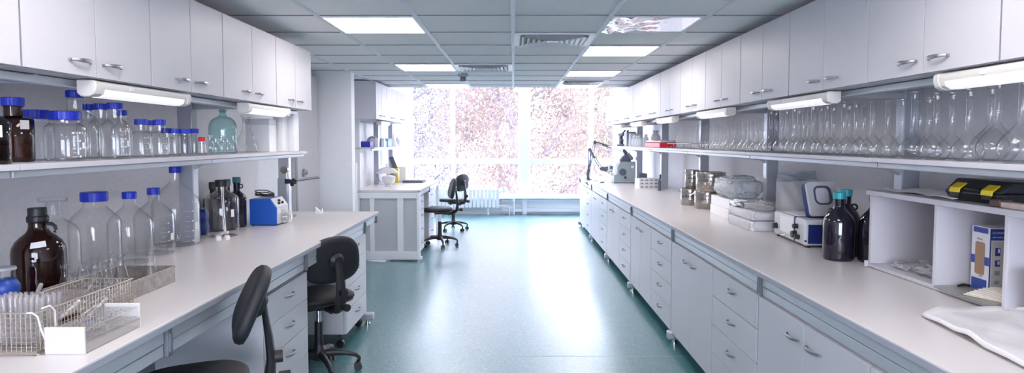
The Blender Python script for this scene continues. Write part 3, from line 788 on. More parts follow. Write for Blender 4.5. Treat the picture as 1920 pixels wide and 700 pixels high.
# ------------------------------------------------------------------ left shelf
def XY(px, X): return X, 1190*X/(px-962)
G1 = 'blue-capped bottles on the left shelf'
def lb(label, px, X, r, h, capr, caph, **k):
    x, y = XY(px, X); return bottle(label, x, y, SZ, r, h, capr, caph, group=G1, **k)
lb('dark amber bottle with square label cut by the left edge of the picture', -16, -1.69, .054, .225, .026, .03, glassm='amber_deep', lab=(.30,.55,.088,.126), kind='amber_bottle')
lb('amber bottle with blue cap and white label on the left shelf', 28, -1.80, .061, .232, .035, .030, glassm='amber', lab=(.55,.5,.118,.150), kind='amber_bottle', shoulder=.66)
lb('wide-mouth jar with blue lid behind the larger wide-mouth jar', 70, -1.885, .060, .198, .049, .035, shoulder=.66, nr=.044, neck=.93, kind='glass_jar', cat='jar')
lb('wide-mouth glass jar with broad ribbed blue lid at the front of the left shelf', 124, -1.72, .069, .190, .0535, .034, shoulder=.66, nr=.048, neck=.93, marks=True, kind='glass_jar', cat='jar')
lb('tallest clear bottle on the left shelf, blue cap rising behind the wide-mouth jar', 144, -1.86, .083, .290, .033, .030, shoulder=.55)
lb('clear bottle mostly hidden behind the tallest bottle on the left shelf', 168, -1.96, .048, .245, .024, .028)
lb('clear blue-capped bottle at the back, just right of the tallest bottle', 192, -1.85, .050, .243, .030, .026)
lb('clear blue-capped litre bottle standing free in the middle of the left shelf', 218, -1.72, .056, .240, .030, .026, shoulder=.58, marks=True)
lb('clear bottle whose blue cap peeks out behind the free-standing litre bottle', 230, -1.86, .045, .222, .024, .026)
lb('medium blue-capped bottle on the left shelf, left one of the trio', 266, -1.72, .041, .177, .027, .025, marks=True)
lb('medium blue-capped bottle on the left shelf, back one of the trio', 284, -1.83, .040, .180, .026, .025)
lb('medium blue-capped bottle on the left shelf, right one of the trio', 301, -1.70, .041, .178, .028, .026, marks=True)
lb('blue-capped bottle standing behind the small jars', 314, -1.87, .042, .145, .030, .026)
lb('small blue-lidded jar, left one of the row of three', 328, -1.72, .0275, .138, .0245, .022, shoulder=.74, nr=.021, neck=.93, kind='glass_jar', cat='jar')
lb('small blue-lidded jar, middle one of the row of three', 347, -1.69, .030, .136, .026, .022, shoulder=.74, nr=.022, neck=.93, kind='glass_jar', cat='jar')
lb('small blue-lidded jar, right one of the row of three', 365, -1.75, .027, .143, .024, .024, shoulder=.74, nr=.021, neck=.93, kind='glass_jar', cat='jar')
lb('tiny glass vial with red cap on the left shelf', 379, -1.68, .019, .098, .0165, .024, capm='red', shoulder=.66, kind='glass_vial', cat='vial')
for k, (px, X, nm) in enumerate(((394,-1.685,'leftmost'), (405,-1.68,'second from left'), (416,-1.675,'middle'), (427,-1.68,'fourth from left'), (438,-1.67,'rightmost'))):
    x, y = XY(px, X)
    t = thing('glass_vial', 'small open glass vial below the greenish bottle, %s of five' % nm, 'vial', (x,y,SZ), 0, 'open vials on the left shelf')
    h = .098 - .012*(k % 2)
    MB().lathe([(0,.002),(.019,0),(.021,.003),(.021,h*.64),(.017,h*.74),(.0125,h*.80),(.0125,h*.95),(.0155,h*.96),(.0155,h)], 28).build('body', M['glass'], t)
    MB().lathe([(0,h*.9),(.009,h*.9),(.011,h*1.0),(.015,h*1.02),(.015,h*1.10),(0,h*1.12)], 16).build('stopper', M['glass2'], t)
x, y = XY(419, -1.84)
t = thing('greenish_bottle', 'round-shouldered greenish glass bottle with ball stopper on the left shelf', 'bottle', (x,y,SZ))
MB().lathe([(0,.006),(.07,.003),(.080,.0),(.084,.008),(.084,.15),(.082,.175),(.070,.205),(.050,.222),(.030,.230),(.022,.236),(.020,.245),(.020,.262),(.027,.265),(.027,.271),(.022,.273)], 48).build('body', M['teal_glass'], t, smooth=50)
MB().lathe([(0,.255),(.015,.255),(.018,.273),(.010,.278),(.014,.284),(.021,.292),(.022,.300),(.016,.309),(0,.313)], 20).build('stopper', M['teal_glass'], t)
x, y = XY(463, -1.80)
t = thing('conical_flask', 'clear conical flask with stopper beside the white boxes on the left shelf', 'flask', (x,y,SZ))
MB().lathe([(0,.004),(.055,.002),(.064,.0),(.069,.010),(.069,.028),(.060,.070),(.044,.115),(.030,.150),(.026,.165),(.025,.22),(.030,.224),(.030,.23)], 44).build('body', M['glass'], t, smooth=50)
MB().lathe([(0,.20),(.020,.20),(.024,.232),(.034,.238),(.034,.252),(0,.256)], 20).build('stopper', M['grey_glass'], t)
def carton(label, x0, x1, y0, y1, z, h, m='white_plastic', lid=None, kind='white_box', group=None, cat='box', rz=0):
    t = thing(kind, label, cat, ((x0+x1)/2, (y0+y1)/2, z), rz, group)
    a, b = (x1-x0)/2, (y1-y0)/2
    MB().box(-a, a, -b, b, 0, h).build('body', M[m], t, bevel=.003)
    if lid: MB().box(-a-.002, a+.002, -b-.002, b+.002, h+.0003, h+lid).build('lid', M['lightgrey' if m == 'white_plastic' else m], t, bevel=.003)
    return t
GB = 'white boxes at the end of the left shelf'
carton('wide white box with grey lid at the end of the left shelf', -1.86, -1.695, 4.42, 4.56, SZ, .190, lid=.042, group=GB)
carton('tall white box on the left shelf, left of the last tall box', -1.735, -1.665, 4.60, 4.70, SZ, .262, group=GB)
carton('tall white box at the very end of the left shelf', -1.70, -1.63, 4.73, 4.84, SZ, .275, group=GB)

# ------------------------------------------------------------------ left worktop
G2 = 'large bottles on the left worktop'
# blue two-bulb bottle at the picture edge
t = thing('pipette_bulb', 'blue double-bulged rubber bulb with clear collar at the left edge of the worktop', 'rubber bulb', (-1.86, 2.30, WT))
MB().lathe([(0,0),(.034,.002),(.045,.022),(.046,.040),(.036,.062),(.032,.067),(.036,.072),(.046,.094),(.045,.114),(.034,.134),(.030,.137),(0,.138)], 36).build('bulb', M['rubber'], t, smooth=60)
MB().lathe([(.031,.1372),(.034,.140),(.034,.172)], 28).build('collar', M['glass'], t)
MB().lathe([(0,.180),(.034,.180),(.036,.176),(.036,.170),(0,.170)], 28).build('rim', M['midgrey'], t)
# amber jug
t = thing('amber_jug', 'big dark amber jug with black cap and finger handle on the left worktop', 'bottle', (-1.92, 2.55, WT), 0, G2)
MB().lathe([(0,.006),(.075,.003),(.086,0),(.092,.010),(.093,.03),(.093,.18),(.090,.200),(.078,.222),(.060,.240),(.044,.252),(.036,.264),(.033,.276),(.033,.292),(.038,.294),(.038,.300)], 56).build('body', M['amber_deep'], t, smooth=50)
MB().lathe([(0,.348),(.031,.348),(.033,.345),(.0335,.318),(.038,.314),(.038,.298),(0,.298)], 48, rib=.0006).build('cap', M['black'], t, smooth=25)
a0 = math.atan2(-2.55, 1.92)+.95; c, s = math.cos(a0), math.sin(a0)
MB().tube([(c*.033,s*.033,.288),(c*.055,s*.055,.287),(c*.068,s*.068,.278),(c*.071,s*.071,.265),(c*.066,s*.066,.255)], .0055, 10, sz=[.007]*5).build('handle', M['black'], t)
g = MB(); vs = []; A = math.atan2(-2.55, 1.92)-.02
for i in range(9):
    q = A-.30+.60*i/8
    for zz, rr in ((.204,.0885),(.2245,.0765)): vs.append((rr*math.cos(q)*1.02, rr*math.sin(q)*1.02, zz+.005*i/8))
g.add(vs, [(2*i,2*i+2,2*i+3,2*i+1) for i in range(8)]).build('paper_label', M['paper'], t)
t.scale = (1,1,1.07)
# stoppered
t = thing('stoppered_bottle', 'clear bottle with flat glass stopper behind the amber jug', 'bottle', (-2.03, 2.79, WT), 0, G2)
MB().lathe([(0,.005),(.085,.002),(.094,0),(.098,.01),(.098,.20),(.094,.222),(.080,.244),(.055,.262),(.034,.274),(.030,.285),(.030,.330),(.034,.334)], 52).build('body', M['glass'], t, smooth=50)
MB().lathe([(0,.29),(.022,.29),(.027,.335),(.024,.341),(.052,.344),(.054,.348),(.054,.356),(.050,.359),(0,.359)], 36).build('stopper', M['glass2'], t)
t.scale = (1,1,1.09)
bottle('wide clear five-litre bottle with broad blue cap on the left worktop', -2.03, 3.065, WT, .1105, .395, .059, .045, group=G2, shoulder=.62, neck=.93)
bottle('clear bottle with narrow blue cap right of the broad-capped bottle', -2.02, 3.33, WT, .105, .374, .035, .036, group=G2, shoulder=.56, neck=.90)
bottle('clear bottle with small blue cap, third from the right of the big clear bottles', -2.045, 3.60, WT, .104, .375, .034, .038, group=G2, shoulder=.56, neck=.90, marks=True)
bottle('tallest clear graduated bottle with blue cap on the left worktop', -2.09, 3.92, WT, .135, .483, .034, .038, group=G2, shoulder=.52, neck=.90, marks=True)
bottle('clear bottle with black cap and glass rod, dark bottles showing through it', -1.965, 4.27, WT, .106, .380, .042, .045, capm='black', group=G2, shoulder=.66, neck=.93, lab=(.62,.22,.135,.185))
# glass stirrer inside is part of that bottle
last = bpy.data.objects['glass_bottle'] if False else [o for o in COL.objects if o.get('label','').startswith('clear bottle with black cap')][0]
MB().tube([(.012,-.01,.33),(.022,-.02,.16),(.034,-.03,.035)], .004, 8).tube([(.0,-.01,.33),(.018,-.03,.14),(.03,-.04,.03)], .003, 8).cyl((.005,-.03,.02),(.055,-.045,.03),.010,10).cyl((-.03,-.05,.008),(.02,-.06,.02),.008,10).build('glass_rod', M['white_plastic'], last)
bottle('dark bottle with black cap behind the rod bottle', -2.13, 4.50, WT, .070, .350, .030, .05, glassm='black_glass', capm='black', group=G2, shoulder=.66)
bottle('dark bottle with dull teal cap behind the rod bottle', -2.06, 4.56, WT, .058, .366, .024, .042, glassm='black_glass', capm='teal_dark', group=G2, shoulder=.66)
bottle('dark bottle with teal cap and ring handle beside the blue pump', -2.065, 4.73, WT, .066, .372, .029, .042, glassm='black_glass', capm='teal_dark', group=G2, shoulder=.58, ring=(.9,.305,.014))
bottle('dark bottle with low black cap at the wall behind the blue-painted flask', -2.17, 4.66, WT, .045, .34, .024, .035, glassm='black_glass', capm='teal_dark', group=G2, shoulder=.66)
for px, yy, hh, nm in ((-2.14, 4.16, .172, 'left'), (-2.13, 4.33, .185, 'right')):
    t = thing('pipette_bulb', 'blue rubber double bulb standing behind the tallest graduated bottle, %s one' % nm, 'rubber bulb', (px, yy, WT), 0, 'blue bulbs behind the graduated bottle')
    k = hh/.178
    MB().lathe([(0,0),(.030*k,.002),(.040*k,.022*k),(.041*k,.050*k),(.034*k,.078*k),(.032*k,.085*k),(.036*k,.094*k),(.040*k,.118*k),(.038*k,.145*k),(.026*k,.166*k),(0,.170*k)], 30).build('bulb', M['rubber'], t, smooth=60)
    MB().lathe([(0,.178*k),(.014,.178*k),(.014,.160*k),(0,.160*k)], 20).build('collar', M['midgrey'], t)
for k, (xx, yy) in enumerate(((-1.905, 4.075), (-1.865, 4.11))):
    t = MB().lathe([(0,0),(.017,0),(.019,.004),(.016,.026),(.010,.030),(0,.030)], 20, TR(0,0,0)).build('stopper', M['white_plastic'], None, loc=(xx, yy, WT))
    tag(t, 'small white plastic stopper lying in front of the rod bottle, %s one' % ('left','right')[k], 'stopper', 'white stoppers on the left worktop')
# blue peristaltic pump
t = thing('peristaltic_pump', 'blue box-shaped pump with grey sloping front panel and cable on top', 'pump', (-1.995, 4.78, WT))
prof = [(0,.006),(.205,.006),(.205,.135),(.158,.202),(0,.202)]
MB().prism(prof, 0, .25, 'y').build('housing', M['blue_paint'], t, bevel=.005)
MB().prism([(.2055,.012),(.2085,.012),(.2085,.135),(.2055,.135)], .008, .242, 'y').build('front_panel', M['lightgrey'], t)
MB().prism([(.2057,.1365),(.208,.138),(.1615,.204),(.159,.2025)], .008, .242, 'y').build('sloping_panel', M['lightgrey'], t)
MB().box(.209,.2105,.03,.075,.085,.125).build('display', M['white'], t)
for k, (yy, q) in enumerate(((.08,.35),(.115,.62),(.15,.35))):
    c = Vector((.2065-.047*q, yy, .137+.067*q)); nn = Vector((.82,0,.575))
    MB().cyl(c, c+nn*.016, .010, 14).build('knob', M['black'], t)
g = MB()
for k in range(5): g.cyl((.21,.13+.028*math.cos(k*1.257),.055+.028*math.sin(k*1.257)),(.262,.13+.028*math.cos(k*1.257),.055+.028*math.sin(k*1.257)),.011,14)
g.cyl((.209,.13,.055),(.225,.13,.055),.048,24).cyl((.255,.13,.055),(.266,.13,.055),.046,24)
g.build('pump_head', M['acrylic'], t)
MB().cyl((.225,.13,.055),(.253,.13,.055),.022,18).cyl((.266,.13,.055),(.275,.13,.055),.012,14).build('rotor', M['chrome'], t)
for a in ((.02,.02),(.185,.02),(.02,.23),(.185,.23)): MB().cyl((a[0],a[1],0),(a[0],a[1],.008),.010,12).build('foot', M['black'], t)
pts = [Vector((.07+.065*math.cos(k*.42)+.006*math.sin(k*1.3), .125+.062*math.sin(k*.42), .2075+.0007*k*(1.1+.5*math.sin(k*.4)) )) for k in range(46)]
pts = [Vector((p.x, p.y, p.z+.012*abs(math.sin(i*.21)))) for i, p in enumerate(pts)]
MB().tube(pts, .0042, 7).build('cable', M['cable'], t)
# lab stand
t = thing('lab_stand', 'steel clamp stand with grey plate and black clamp at the end of the left bench', 'lab stand', (-1.905, 5.30, WT))
MB().box(-.11,.06,-.06,.08,0,.018).build('base', M['midgrey'], t, bevel=.004)
MB().cyl((.015,0,.016),(.015,0,.42),.013,18).build('rod', M['chrome'], t)
MB().box(-.065,-.003,-.006,.006,.02,.33).build('plate', M['midgrey'], t, bevel=.004)
MB().cyl((0,-.03,.40),(0,.025,.40),.030,24).build('knob', M['steel'], t)
MB().box(.0,.035,-.02,.02,.285,.325).cyl((.03,-.03,.305),(.10,-.02,.30),.018,14).cyl((.07,-.05,.275),(.07,.0,.32),.016,12).build('clamp_boss', M['black'], t, bevel=.003)
MB().cyl((.09,-.02,.305),(.29,-.01,.335),.004,10).build('clamp_rod', M['slate'], t)
t = tag(MB().prism([(0,0),(.06,0),(.06,.045),(.05,.045),(.05,.012),(0,.06)], 0, .03, 'y').build('bench_clip', M['white'], None, loc=(-1.74, 5.56, WT), bevel=.002), 'small white clip at the far end of the near left worktop', 'clip')

# wire basket
BX0, BX1, BY0, BY1, BH = -1.60, -1.420, 1.862, 2.345, .128
t = thing('wire_basket', 'long wire mesh basket full of glass tubes at the front of the left bench', 'basket', (BX0, BY0, WT))
W_, D_ = BX1-BX0, BY1-BY0
def rod(m, a, b, r=.0011): m.cyl(a, b, r, 5)
for nm in ('front','back','left','right'):
    m = MB()
    horiz = [.012+.0145*k for k in range(8)]
    if nm in ('front','back'):
        y = 0 if nm == 'front' else D_
        for zz in horiz: rod(m, (0,y,zz), (W_,y,zz))
        for k in range(13): rod(m, (W_*k/12,y,.010), (W_*k/12,y,BH))
    else:
        x = 0 if nm == 'left' else W_
        for zz in horiz: rod(m, (x,0,zz), (x,D_,zz))
        for k in range(33): rod(m, (x,D_*k/32,.010), (x,D_*k/32,BH))
    m.build('mesh_side', M['wire'], t)
m = MB()
for k in range(9): rod(m, (W_*k/8,0,.010), (W_*k/8,D_,.010))
for k in range(20): rod(m, (0,D_*k/19,.010), (W_,D_*k/19,.010))
m.build('mesh_floor', M['wire'], t)
MB().tube([(0,0,BH),(W_,0,BH),(W_,D_,BH),(0,D_,BH)], .0024, 8, closed=True).build('rim', M['wire'], t)
MB().tube([(0,0,.006),(W_,0,.006),(W_,D_,.006),(0,D_,.006)], .0030, 8, closed=True).build('base_rim', M['wire'], t)
for x, y in ((.015,.0),(W_,.005),(W_,D_-.01),(0,D_-.01)): MB().cyl((x,y,0),(x,y,.006),.006,10).build('foot', M['wire'], t)
MB().tube([(W_-.022,-.004,BH+.002),(W_-.006,-.006,BH+.004),(W_+.003,.004,BH-.01),(W_+.006,.012,BH-.05),(W_+.010,.022,BH-.085)], .0028, 8).build('string', M['string'], t)
MB().tube([(W_-.008,.035,BH+.005),(W_+.004,.055,BH+.010),(W_+.006,.072,BH-.01),(W_+.006,.074,BH-.06)], .0028, 8).build('string', M['string'], t)
# test tubes
tube_bm = MB().lathe([(0,.150),(.003,.1495),(.0052,.1475),(.0062,.143),(.0062,.0)], 18)
R = random.Random(3); k = 0
first = None
TUB = 'upturned test tubes in the wire basket'
for i in range(10):
    for j in range(4):
        x = -1.585+.0146*i+R.uniform(-.001,.001); y = 1.925+.022*j+R.uniform(-.0015,.0015)
        lbl = 'upturned frosted test tube in the basket, row %s from the camera, %s from the left' % (ORD[j], ORD[i])
        if first is None:
            first = tag(tube_bm.build('test_tube', M['frost'], None, smooth=60), lbl, 'test tube', TUB); o = first
        else: o = first.copy(); COL.objects.link(o); o['label'] = lbl
        o.location = (x, y, WT+.013); o.rotation_euler = (R.uniform(-.03,.03), (i-4.5)*.016, 0)
o = first.copy(); COL.objects.link(o); o['label'] = 'test tube sticking out at a slant above the upturned tubes'; o.location = (-1.555, 1.985, WT+.055); o.rotation_euler = (.10, .42, .3)
o = MB().lathe([(0,.150),(.005,.149),(.0078,.144),(.0078,0)], 18).build('test_tube', M['pink'], None); tag(o, 'pink-tinted tube at the left end of the upturned tubes', 'test tube', TUB); o.location = (-1.591, 1.898, WT+.013)
# loose glassware lying in the basket
LOOSE = 'loose glassware lying in the basket'
def lying(label, x, y, z, rz, L, r, m='glass', kind='glass_tube', cat='tube', pitch=.1):
    o = MB().lathe([(0,0),(r*.6,.001),(r,r*.6),(r,L*.9),(r*1.2,L)], 18).build(kind, M[m], None); tag(o, label, cat, LOOSE)
    o.location = (x,y,z); o.rotation_euler = Euler((0, PI/2-pitch, rz)); return o
lying('clear tube lying lengthwise on the basket glassware, nearest the upturned tubes', -1.50, 2.04, WT+.060, 1.35, .15, .009)
lying('clear tube lying across the basket glassware', -1.56, 2.12, WT+.075, .55, .13, .010)
lying('clear tube lying along the aisle side of the basket', -1.455, 2.10, WT+.075, 1.62, .17, .009)
lying('clear wide tube lying along the wall side of the basket', -1.565, 2.10, WT+.05, 1.45, .18, .014)
lying('white ceramic rod leaning in the basket', -1.52, 2.06, WT+.03, .9, .11, .006, 'white_plastic', 'ceramic_rod', 'rod', .7)
lying('white ceramic rod lying deep in the middle of the basket', -1.47, 2.16, WT+.03, 1.4, .10, .006, 'white_plastic', 'ceramic_rod', 'rod', .5)
lying('amber-tinted tube lying in the basket', -1.53, 2.03, WT+.035, 1.2, .12, .013, 'amber')
lying('clear tube lying at the bottom of the basket', -1.50, 2.15, WT+.028, 1.7, .17, .012)
lying('clear tube lying under the round flask', -1.47, 2.24, WT+.028, 1.5, .09, .012)
o = MB().lathe([(0,0),(.012,0),(.014,.004),(.012,.022),(0,.022)], 16).build('cork', M['cork'], None, loc=(-1.437, 2.322, WT+.0125)); tag(o, 'dark brown cork at the far corner of the basket', 'cork', LOOSE)
t = thing('round_flask', 'small round-bottomed flask lying on top at the far end of the basket', 'flask', (-1.47, 2.285, WT+.115), .6, LOOSE)
t.rotation_euler = (1.2, .2, .7)
MB().lathe([(0,-.034)]+[(.034*math.sin(a*PI/12), -.034*math.cos(a*PI/12)) for a in range(1,10)]+[(.012,.030),(.011,.065),(.014,.067),(.014,.071)], 30).build('body', M['glass'], t, smooth=60)
t = thing('glass_funnel', 'clear glass funnel lying among the basket glassware', 'funnel', (-1.53, 2.22, WT+.085), .4, LOOSE)
t.rotation_euler = (.35, .5, .4)
MB().lathe([(.036,.04),(.035,.041),(.008,.004),(.005,0),(.0045,-.055)], 28).build('cone', M['glass'], t, smooth=60)
for k, (xx, yy, nm) in enumerate(((-1.455,2.205,'nearer'), (-1.452,2.262,'farther'))):
    t = thing('glass_beaker', 'small upright glass tumbler at the far end of the basket, %s one' % nm, 'beaker', (xx,yy,WT+.0125), 0, LOOSE)
    MB().lathe([(0,.002),(.020,0),(.0225,.003),(.023,.075),(.0245,.078)], 26).build('body', M['glass'], t)

# white rack with clear tray plates
t = thing('test_tube_rack', 'white test tube rack with clear perforated plates in front of the basket', 'test tube rack', (-1.404, 1.872, WT))
RW, RL_ = .120, .29
for y0, nm in ((0,'near'),(RL_-.008,'far')): MB().box(0, RW, y0, y0+.008, 0, .083).build('end_plate', M['rack_white'], t, bevel=.0015)
def plate(z, name):
    nx, ny = 4, 10; m = MB(); r = .0105; seg = 20
    cw, ch = RW/nx, (RL_-.018)/ny
    for i in range(nx):
        for j in range(ny):
            cx, cy = cw*(i+.5), .009+ch*(j+.5); o = []
            for k in range(seg):
                a = 2*PI*(k+.5)/seg; ca, sa = math.cos(a), math.sin(a)
                q = min(cw/2/max(abs(ca),1e-6), ch/2/max(abs(sa),1e-6))
                o += [(cx+r*ca, cy+r*sa, z), (cx+q*ca, cy+q*sa, z), (cx+r*ca, cy+r*sa, z-.004)]
            fs = []
            for k in range(seg):
                k2 = (k+1) % seg
                fs += [(3*k,3*k+1,3*k2+1,3*k2), (3*k,3*k2,3*k2+2,3*k+2)]
            m.add(o, fs)
    return m.build(name, M['acrylic'], t, smooth=0)
plate(.072, 'perforated_plate'); plate(.040, 'perforated_plate')
MB().box(RW-.003, RW, .0085, RL_-.0085, .004, .034).build('side_strip', M['acrylic'], t); MB().box(0, .003, .0085, RL_-.0085, .004, .034).build('side_strip', M['acrylic'], t)
MB().box(.003, RW-.003, .0085, RL_-.0085, .002, .005).build('bottom_plate', M['acrylic'], t)
# steel tray with erlenmeyers
t = thing('steel_tray', 'dull steel tray holding conical flasks on the left worktop', 'tray', (-1.80, 2.40, WT))
TW, TL, TH = .262, .46, .072
m = MB(); th = .002
m.box(0,TW,0,TL,0,th).box(0,th,0,TL,th,TH).box(TW-th,TW,0,TL,th,TH).box(th,TW-th,0,th,th,TH).box(th,TW-th,TL-th,TL,th,TH)
m.build('pan', M['tray_steel'], t)
MB().tube([(0,0,TH),(TW,0,TH),(TW,TL,TH),(0,TL,TH)], .003, 8, closed=True).build('rolled_rim', M['tray_steel'], t)
E_ = None
for x, y, h, nm in ((-1.748,2.455,.155,'nearest the jug'), (-1.740,2.545,.158,'second along the wall side'), (-1.640,2.455,.146,'nearest the camera on the aisle side'), (-1.748,2.635,.160,'third along the wall side'),
                    (-1.652,2.555,.155,'second along the aisle side'), (-1.737,2.725,.162,'fourth along the wall side'), (-1.655,2.655,.160,'third along the aisle side'), (-1.600,2.775,.150,'standing alone at the far end')):
    lbl = 'clear conical flask in the steel tray, '+nm
    if E_ is None:
        E_ = thing('conical_flask', lbl, 'flask', (x,y,WT+.003), 0, 'conical flasks in the steel tray')
        erlenmeyer_bm(.040, .155, .0145).build('body', M['glass'], E_, smooth=50); o = E_
    else: o = copy_tree(E_, (x,y,WT+.003), 0, lbl)
    o.scale = (1,1,h/.155)

# ------------------------------------------------------------------ far left bench items
x = -1.86; W2 = WT
t = thing('desiccator', 'large glass desiccator with domed frosted lid on the far left bench', 'desiccator', (-1.86, 9.35, WT))
MB().lathe([(0,.003),(.09,0),(.10,.01),(.10,.03),(.13,.07),(.155,.13),(.160,.165)], 40).build('bowl', M['grey_glass'], t)
MB().lathe([(.170,.165),(.172,.178),(.160,.190),(.120,.225),(.060,.252),(.02,.262),(.016,.275),(.024,.290),(.018,.303),(0,.306)], 40).build('lid', glass('frosted_lid', (.9,.9,.9), (.7,.72,.75), f0=.06, milk=.6, rough=.1), t)
t = thing('ceramic_pot', 'small white lidded pot in front of the desiccator', 'pot', (-1.75, 8.92, WT))
MB().lathe([(0,0),(.05,0),(.052,.02),(.045,.03),(.080,.06),(.088,.10),(.090,.125)], 36).build('bowl', M['ivory'], t)
MB().lathe([(.097,.125),(.098,.134),(.08,.148),(.03,.166),(.012,.17),(.016,.185),(.010,.195),(0,.196)], 36).build('lid', M['lightgrey'], t)
t = thing('laptop', 'closed grey laptop-like instrument on the far left bench', 'laptop', (-1.56, 9.95, WT))
MB().box(-.14,.17,-.22,.22,0,.028).build('base', M['slate'], t, bevel=.006); MB().box(-.14,.15,-.20,.21,.0285,.048).build('lid', M['lightgrey'], t, bevel=.006)
t = thing('yellow_box', 'yellow card box behind the desiccator', 'box', (-1.86, 9.83, WT)); MB().box(-.09,.09,-.07,.07,0,.22).build('body', M['yellow_bag'], t, bevel=.004); MB().box(-.06,.02,-.072,-.0705,.06,.16).build('print', M['print_dark'], t)
t = thing('monitor_arm', 'dark tilted panel above the yellow box on the far left bench', 'display', (-1.92, 10.02, WT))
MB().cyl((0,0,0),(0,0,.24),.012).box(-.05,.05,-.04,.04,0,.012).build('stand', M['slate'], t); MB().box(-.035,.035,-.012,.012,-.10,.10, TR(.03,-.01,.30,.1,-.35,0)).build('panel', M['slate'], t, bevel=.004)
carton('white box on the far left bench next to the grey laptop', -1.87, -1.72, 10.15, 10.4, WT, .23)
for k, (yy, zz) in enumerate(((8.31, 1.08), (8.31, 1.00))):
    t = tag(MB().lathe([(0,0),(.038,0),(.038,.02),(.030,.024),(.028,.012),(0,.012)], 20, TR(0,0,0,PI/2)).build('power_socket', M['black'], None, loc=(-2.03, yy-.034, zz)), 'black round power socket on the post of the far left bench, %s one' % ('upper','lower')[k], 'socket', 'sockets on the far bench post')
G5 = 'things on the shelf behind the partition'
carton('deep blue box on the shelf behind the partition', -2.04, -1.90, 8.45, 8.62, 1.50, .078, 'deep_blue', kind='blue_box', group=G5)
carton('light blue box on the shelf behind the partition, nearer one', -1.99, -1.87, 9.15, 9.4, 1.50, .085, 'light_blue', kind='blue_box', group=G5)
carton('light blue tray box with white lid on the shelf behind the partition', -1.99, -1.87, 9.5, 9.8, 1.50, .09, 'light_blue', lid=.03, kind='blue_box', group=G5)
carton('slim white box standing right of the deep blue box', -1.90, -1.85, 8.72, 8.80, 1.50, .12, group=G5)
carton('slim white box standing beside the arched holder', -1.86, -1.82, 8.98, 9.06, 1.50, .11, group=G5)
t = thing('tape_holder', 'grey arched tape holder on the shelf behind the partition', 'tape holder', (-1.965, 8.90, 1.50), 0, G5)
m = MB(); P_ = [(.075*math.cos(a*PI/10), .07+.08*math.sin(a*PI/10)) for a in range(11)]
m.prism([(.075,0)]+P_+[(-.075,0),(-.05,0),(-.05,.07)]+[(-.05*math.cos(a*PI/8), .07+.055*math.sin(a*PI/8)) for a in range(1,8)]+[(.05,.07),(.05,0)], -.05, .05, 'y').build('arch', M['midgrey'], t)
MB().cyl((0,-.03,.075),(0,.03,.075),.045,24).build('roll', M['white_plastic'], t)
t = thing('plastic_funnel', 'white conical funnel standing on the shelf behind the partition', 'funnel', (-1.88, 10.0, 1.50), 0, G5)
MB().lathe([(.075,0),(.076,.01),(.03,.10),(.014,.12),(.010,.20)], 28).build('cone', M['white_plastic'], t)
t = thing('wash_bottle', 'white plastic wash bottle at the window end of the partition shelf', 'bottle', (-1.86, 10.25, 1.50), 0, G5)
MB().lathe([(0,0),(.04,0),(.042,.01),(.042,.10),(.02,.13),(.018,.15),(0,.15)], 26).build('body', M['white_plastic'], t)

# ------------------------------------------------------------------ right shelf
GF = 'volumetric flasks on the right shelf'
necks = [(1913,'l'),(1868,'l'),(1855,'l'),(1814,'m'),(1783,'m'),(1753,'m'),(1740,'m'),(1723,'m'),(1711,'m'),(1690,'m'),(1663,'m'),(1634,'m'),(1617,'m'),(1604,'m'),(1590,'m'),(1580,'m'),(1561,'m'),
         (1549,'m'),(1538,'m'),(1523,'m'),(1516,'m'),(1506,'m'),(1497,'m'),(1488,'m'),(1474,'m'),(1465,'m'),(1454,'m'),(1444,'m'),(1432,'s'),(1425,'s'),(1417,'s'),(1409,'s'),(1403,'s'),(1393,'s'),(1386,'s'),(1378,'s'),(1372,'s'),(1364,'s'),(1357,'t'),(1350,'t'),(1344,'t'),(1338,'t'),(1330,'t'),(1324,'t'),(1319,'t')]
SP = {'l': (.068,.292,.0118), 'm': (.053,.272,.0105), 's': (.043,.235,.0095), 't': (.036,.205,.0088)}
placed = []; R = random.Random(11)
for k, (px, sz) in enumerate(necks):
    r, H, nr = SP[sz]
    best = None
    for X in (1.70, 1.83, 1.76, 1.89, 1.93, 1.66):
        y = 1190*X/(px-962)
        if any(abs(y-q) < .05 for q in (3.28,5.02,6.78,8.55)) and X+r > 1.985: continue
        c = min([math.hypot(X-a, y-b)-(r+s) for a, b, s in placed] or [9])
        if c > .003: best = (X, y); break
        if best is None or c > best[2]: best = (X, y, c)
    if len(best) == 3:
        r = max(.028, r+best[2]-.003)
    X, y = best[0], best[1]; placed.append((X, y, r))
    volumetric('clear long-necked volumetric flask on the right shelf, %s from the right edge of the picture' % ORD[k], X, y, SZ, r, H*R.uniform(.97,1.03), nr, GF, stop=(R.random() > .25))
# tilted round-bottomed flasks with long necks (lying in a holder row)
GT = 'tilted long-necked flasks on the right shelf'
t = thing('wire_rack', 'low wire rack holding the tilted flasks on the right shelf', 'rack', (1.78, 6.30, SZ))
m = MB()
for yy in (-.25,.0,.25,.50,.66): m.tube([(-.09,yy,0),(-.09,yy,.05),(.09,yy,.05),(.09,yy,0)], .003, 6)
for xx in (-.09,.09): m.cyl((xx,-.25,.05),(xx,.66,.05),.003,6)
m.build('frame', M['chrome'], t)
for k, px in enumerate((1300, 1292, 1286, 1279, 1273, 1267)):
    y = 1190*1.78/(px-962)
    t = thing('kjeldahl_flask', 'clear long-necked round flask leaning in the rack, %s from the right' % ORD[k], 'flask', (1.78, y, SZ+.03), 0, GT)
    t.rotation_euler = (0, .30, .35)
    MB().lathe([(0,-.030)]+[(.032*math.sin(a*PI/12), .002-.032*math.cos(a*PI/12)) for a in range(1,10)]+[(.014,.04),(.0095,.055),(.009,.205),(.012,.207),(.012,.213)], 26).build('body', M['glass2'], t, smooth=55)
GR = 'things at the window end of the right shelf'
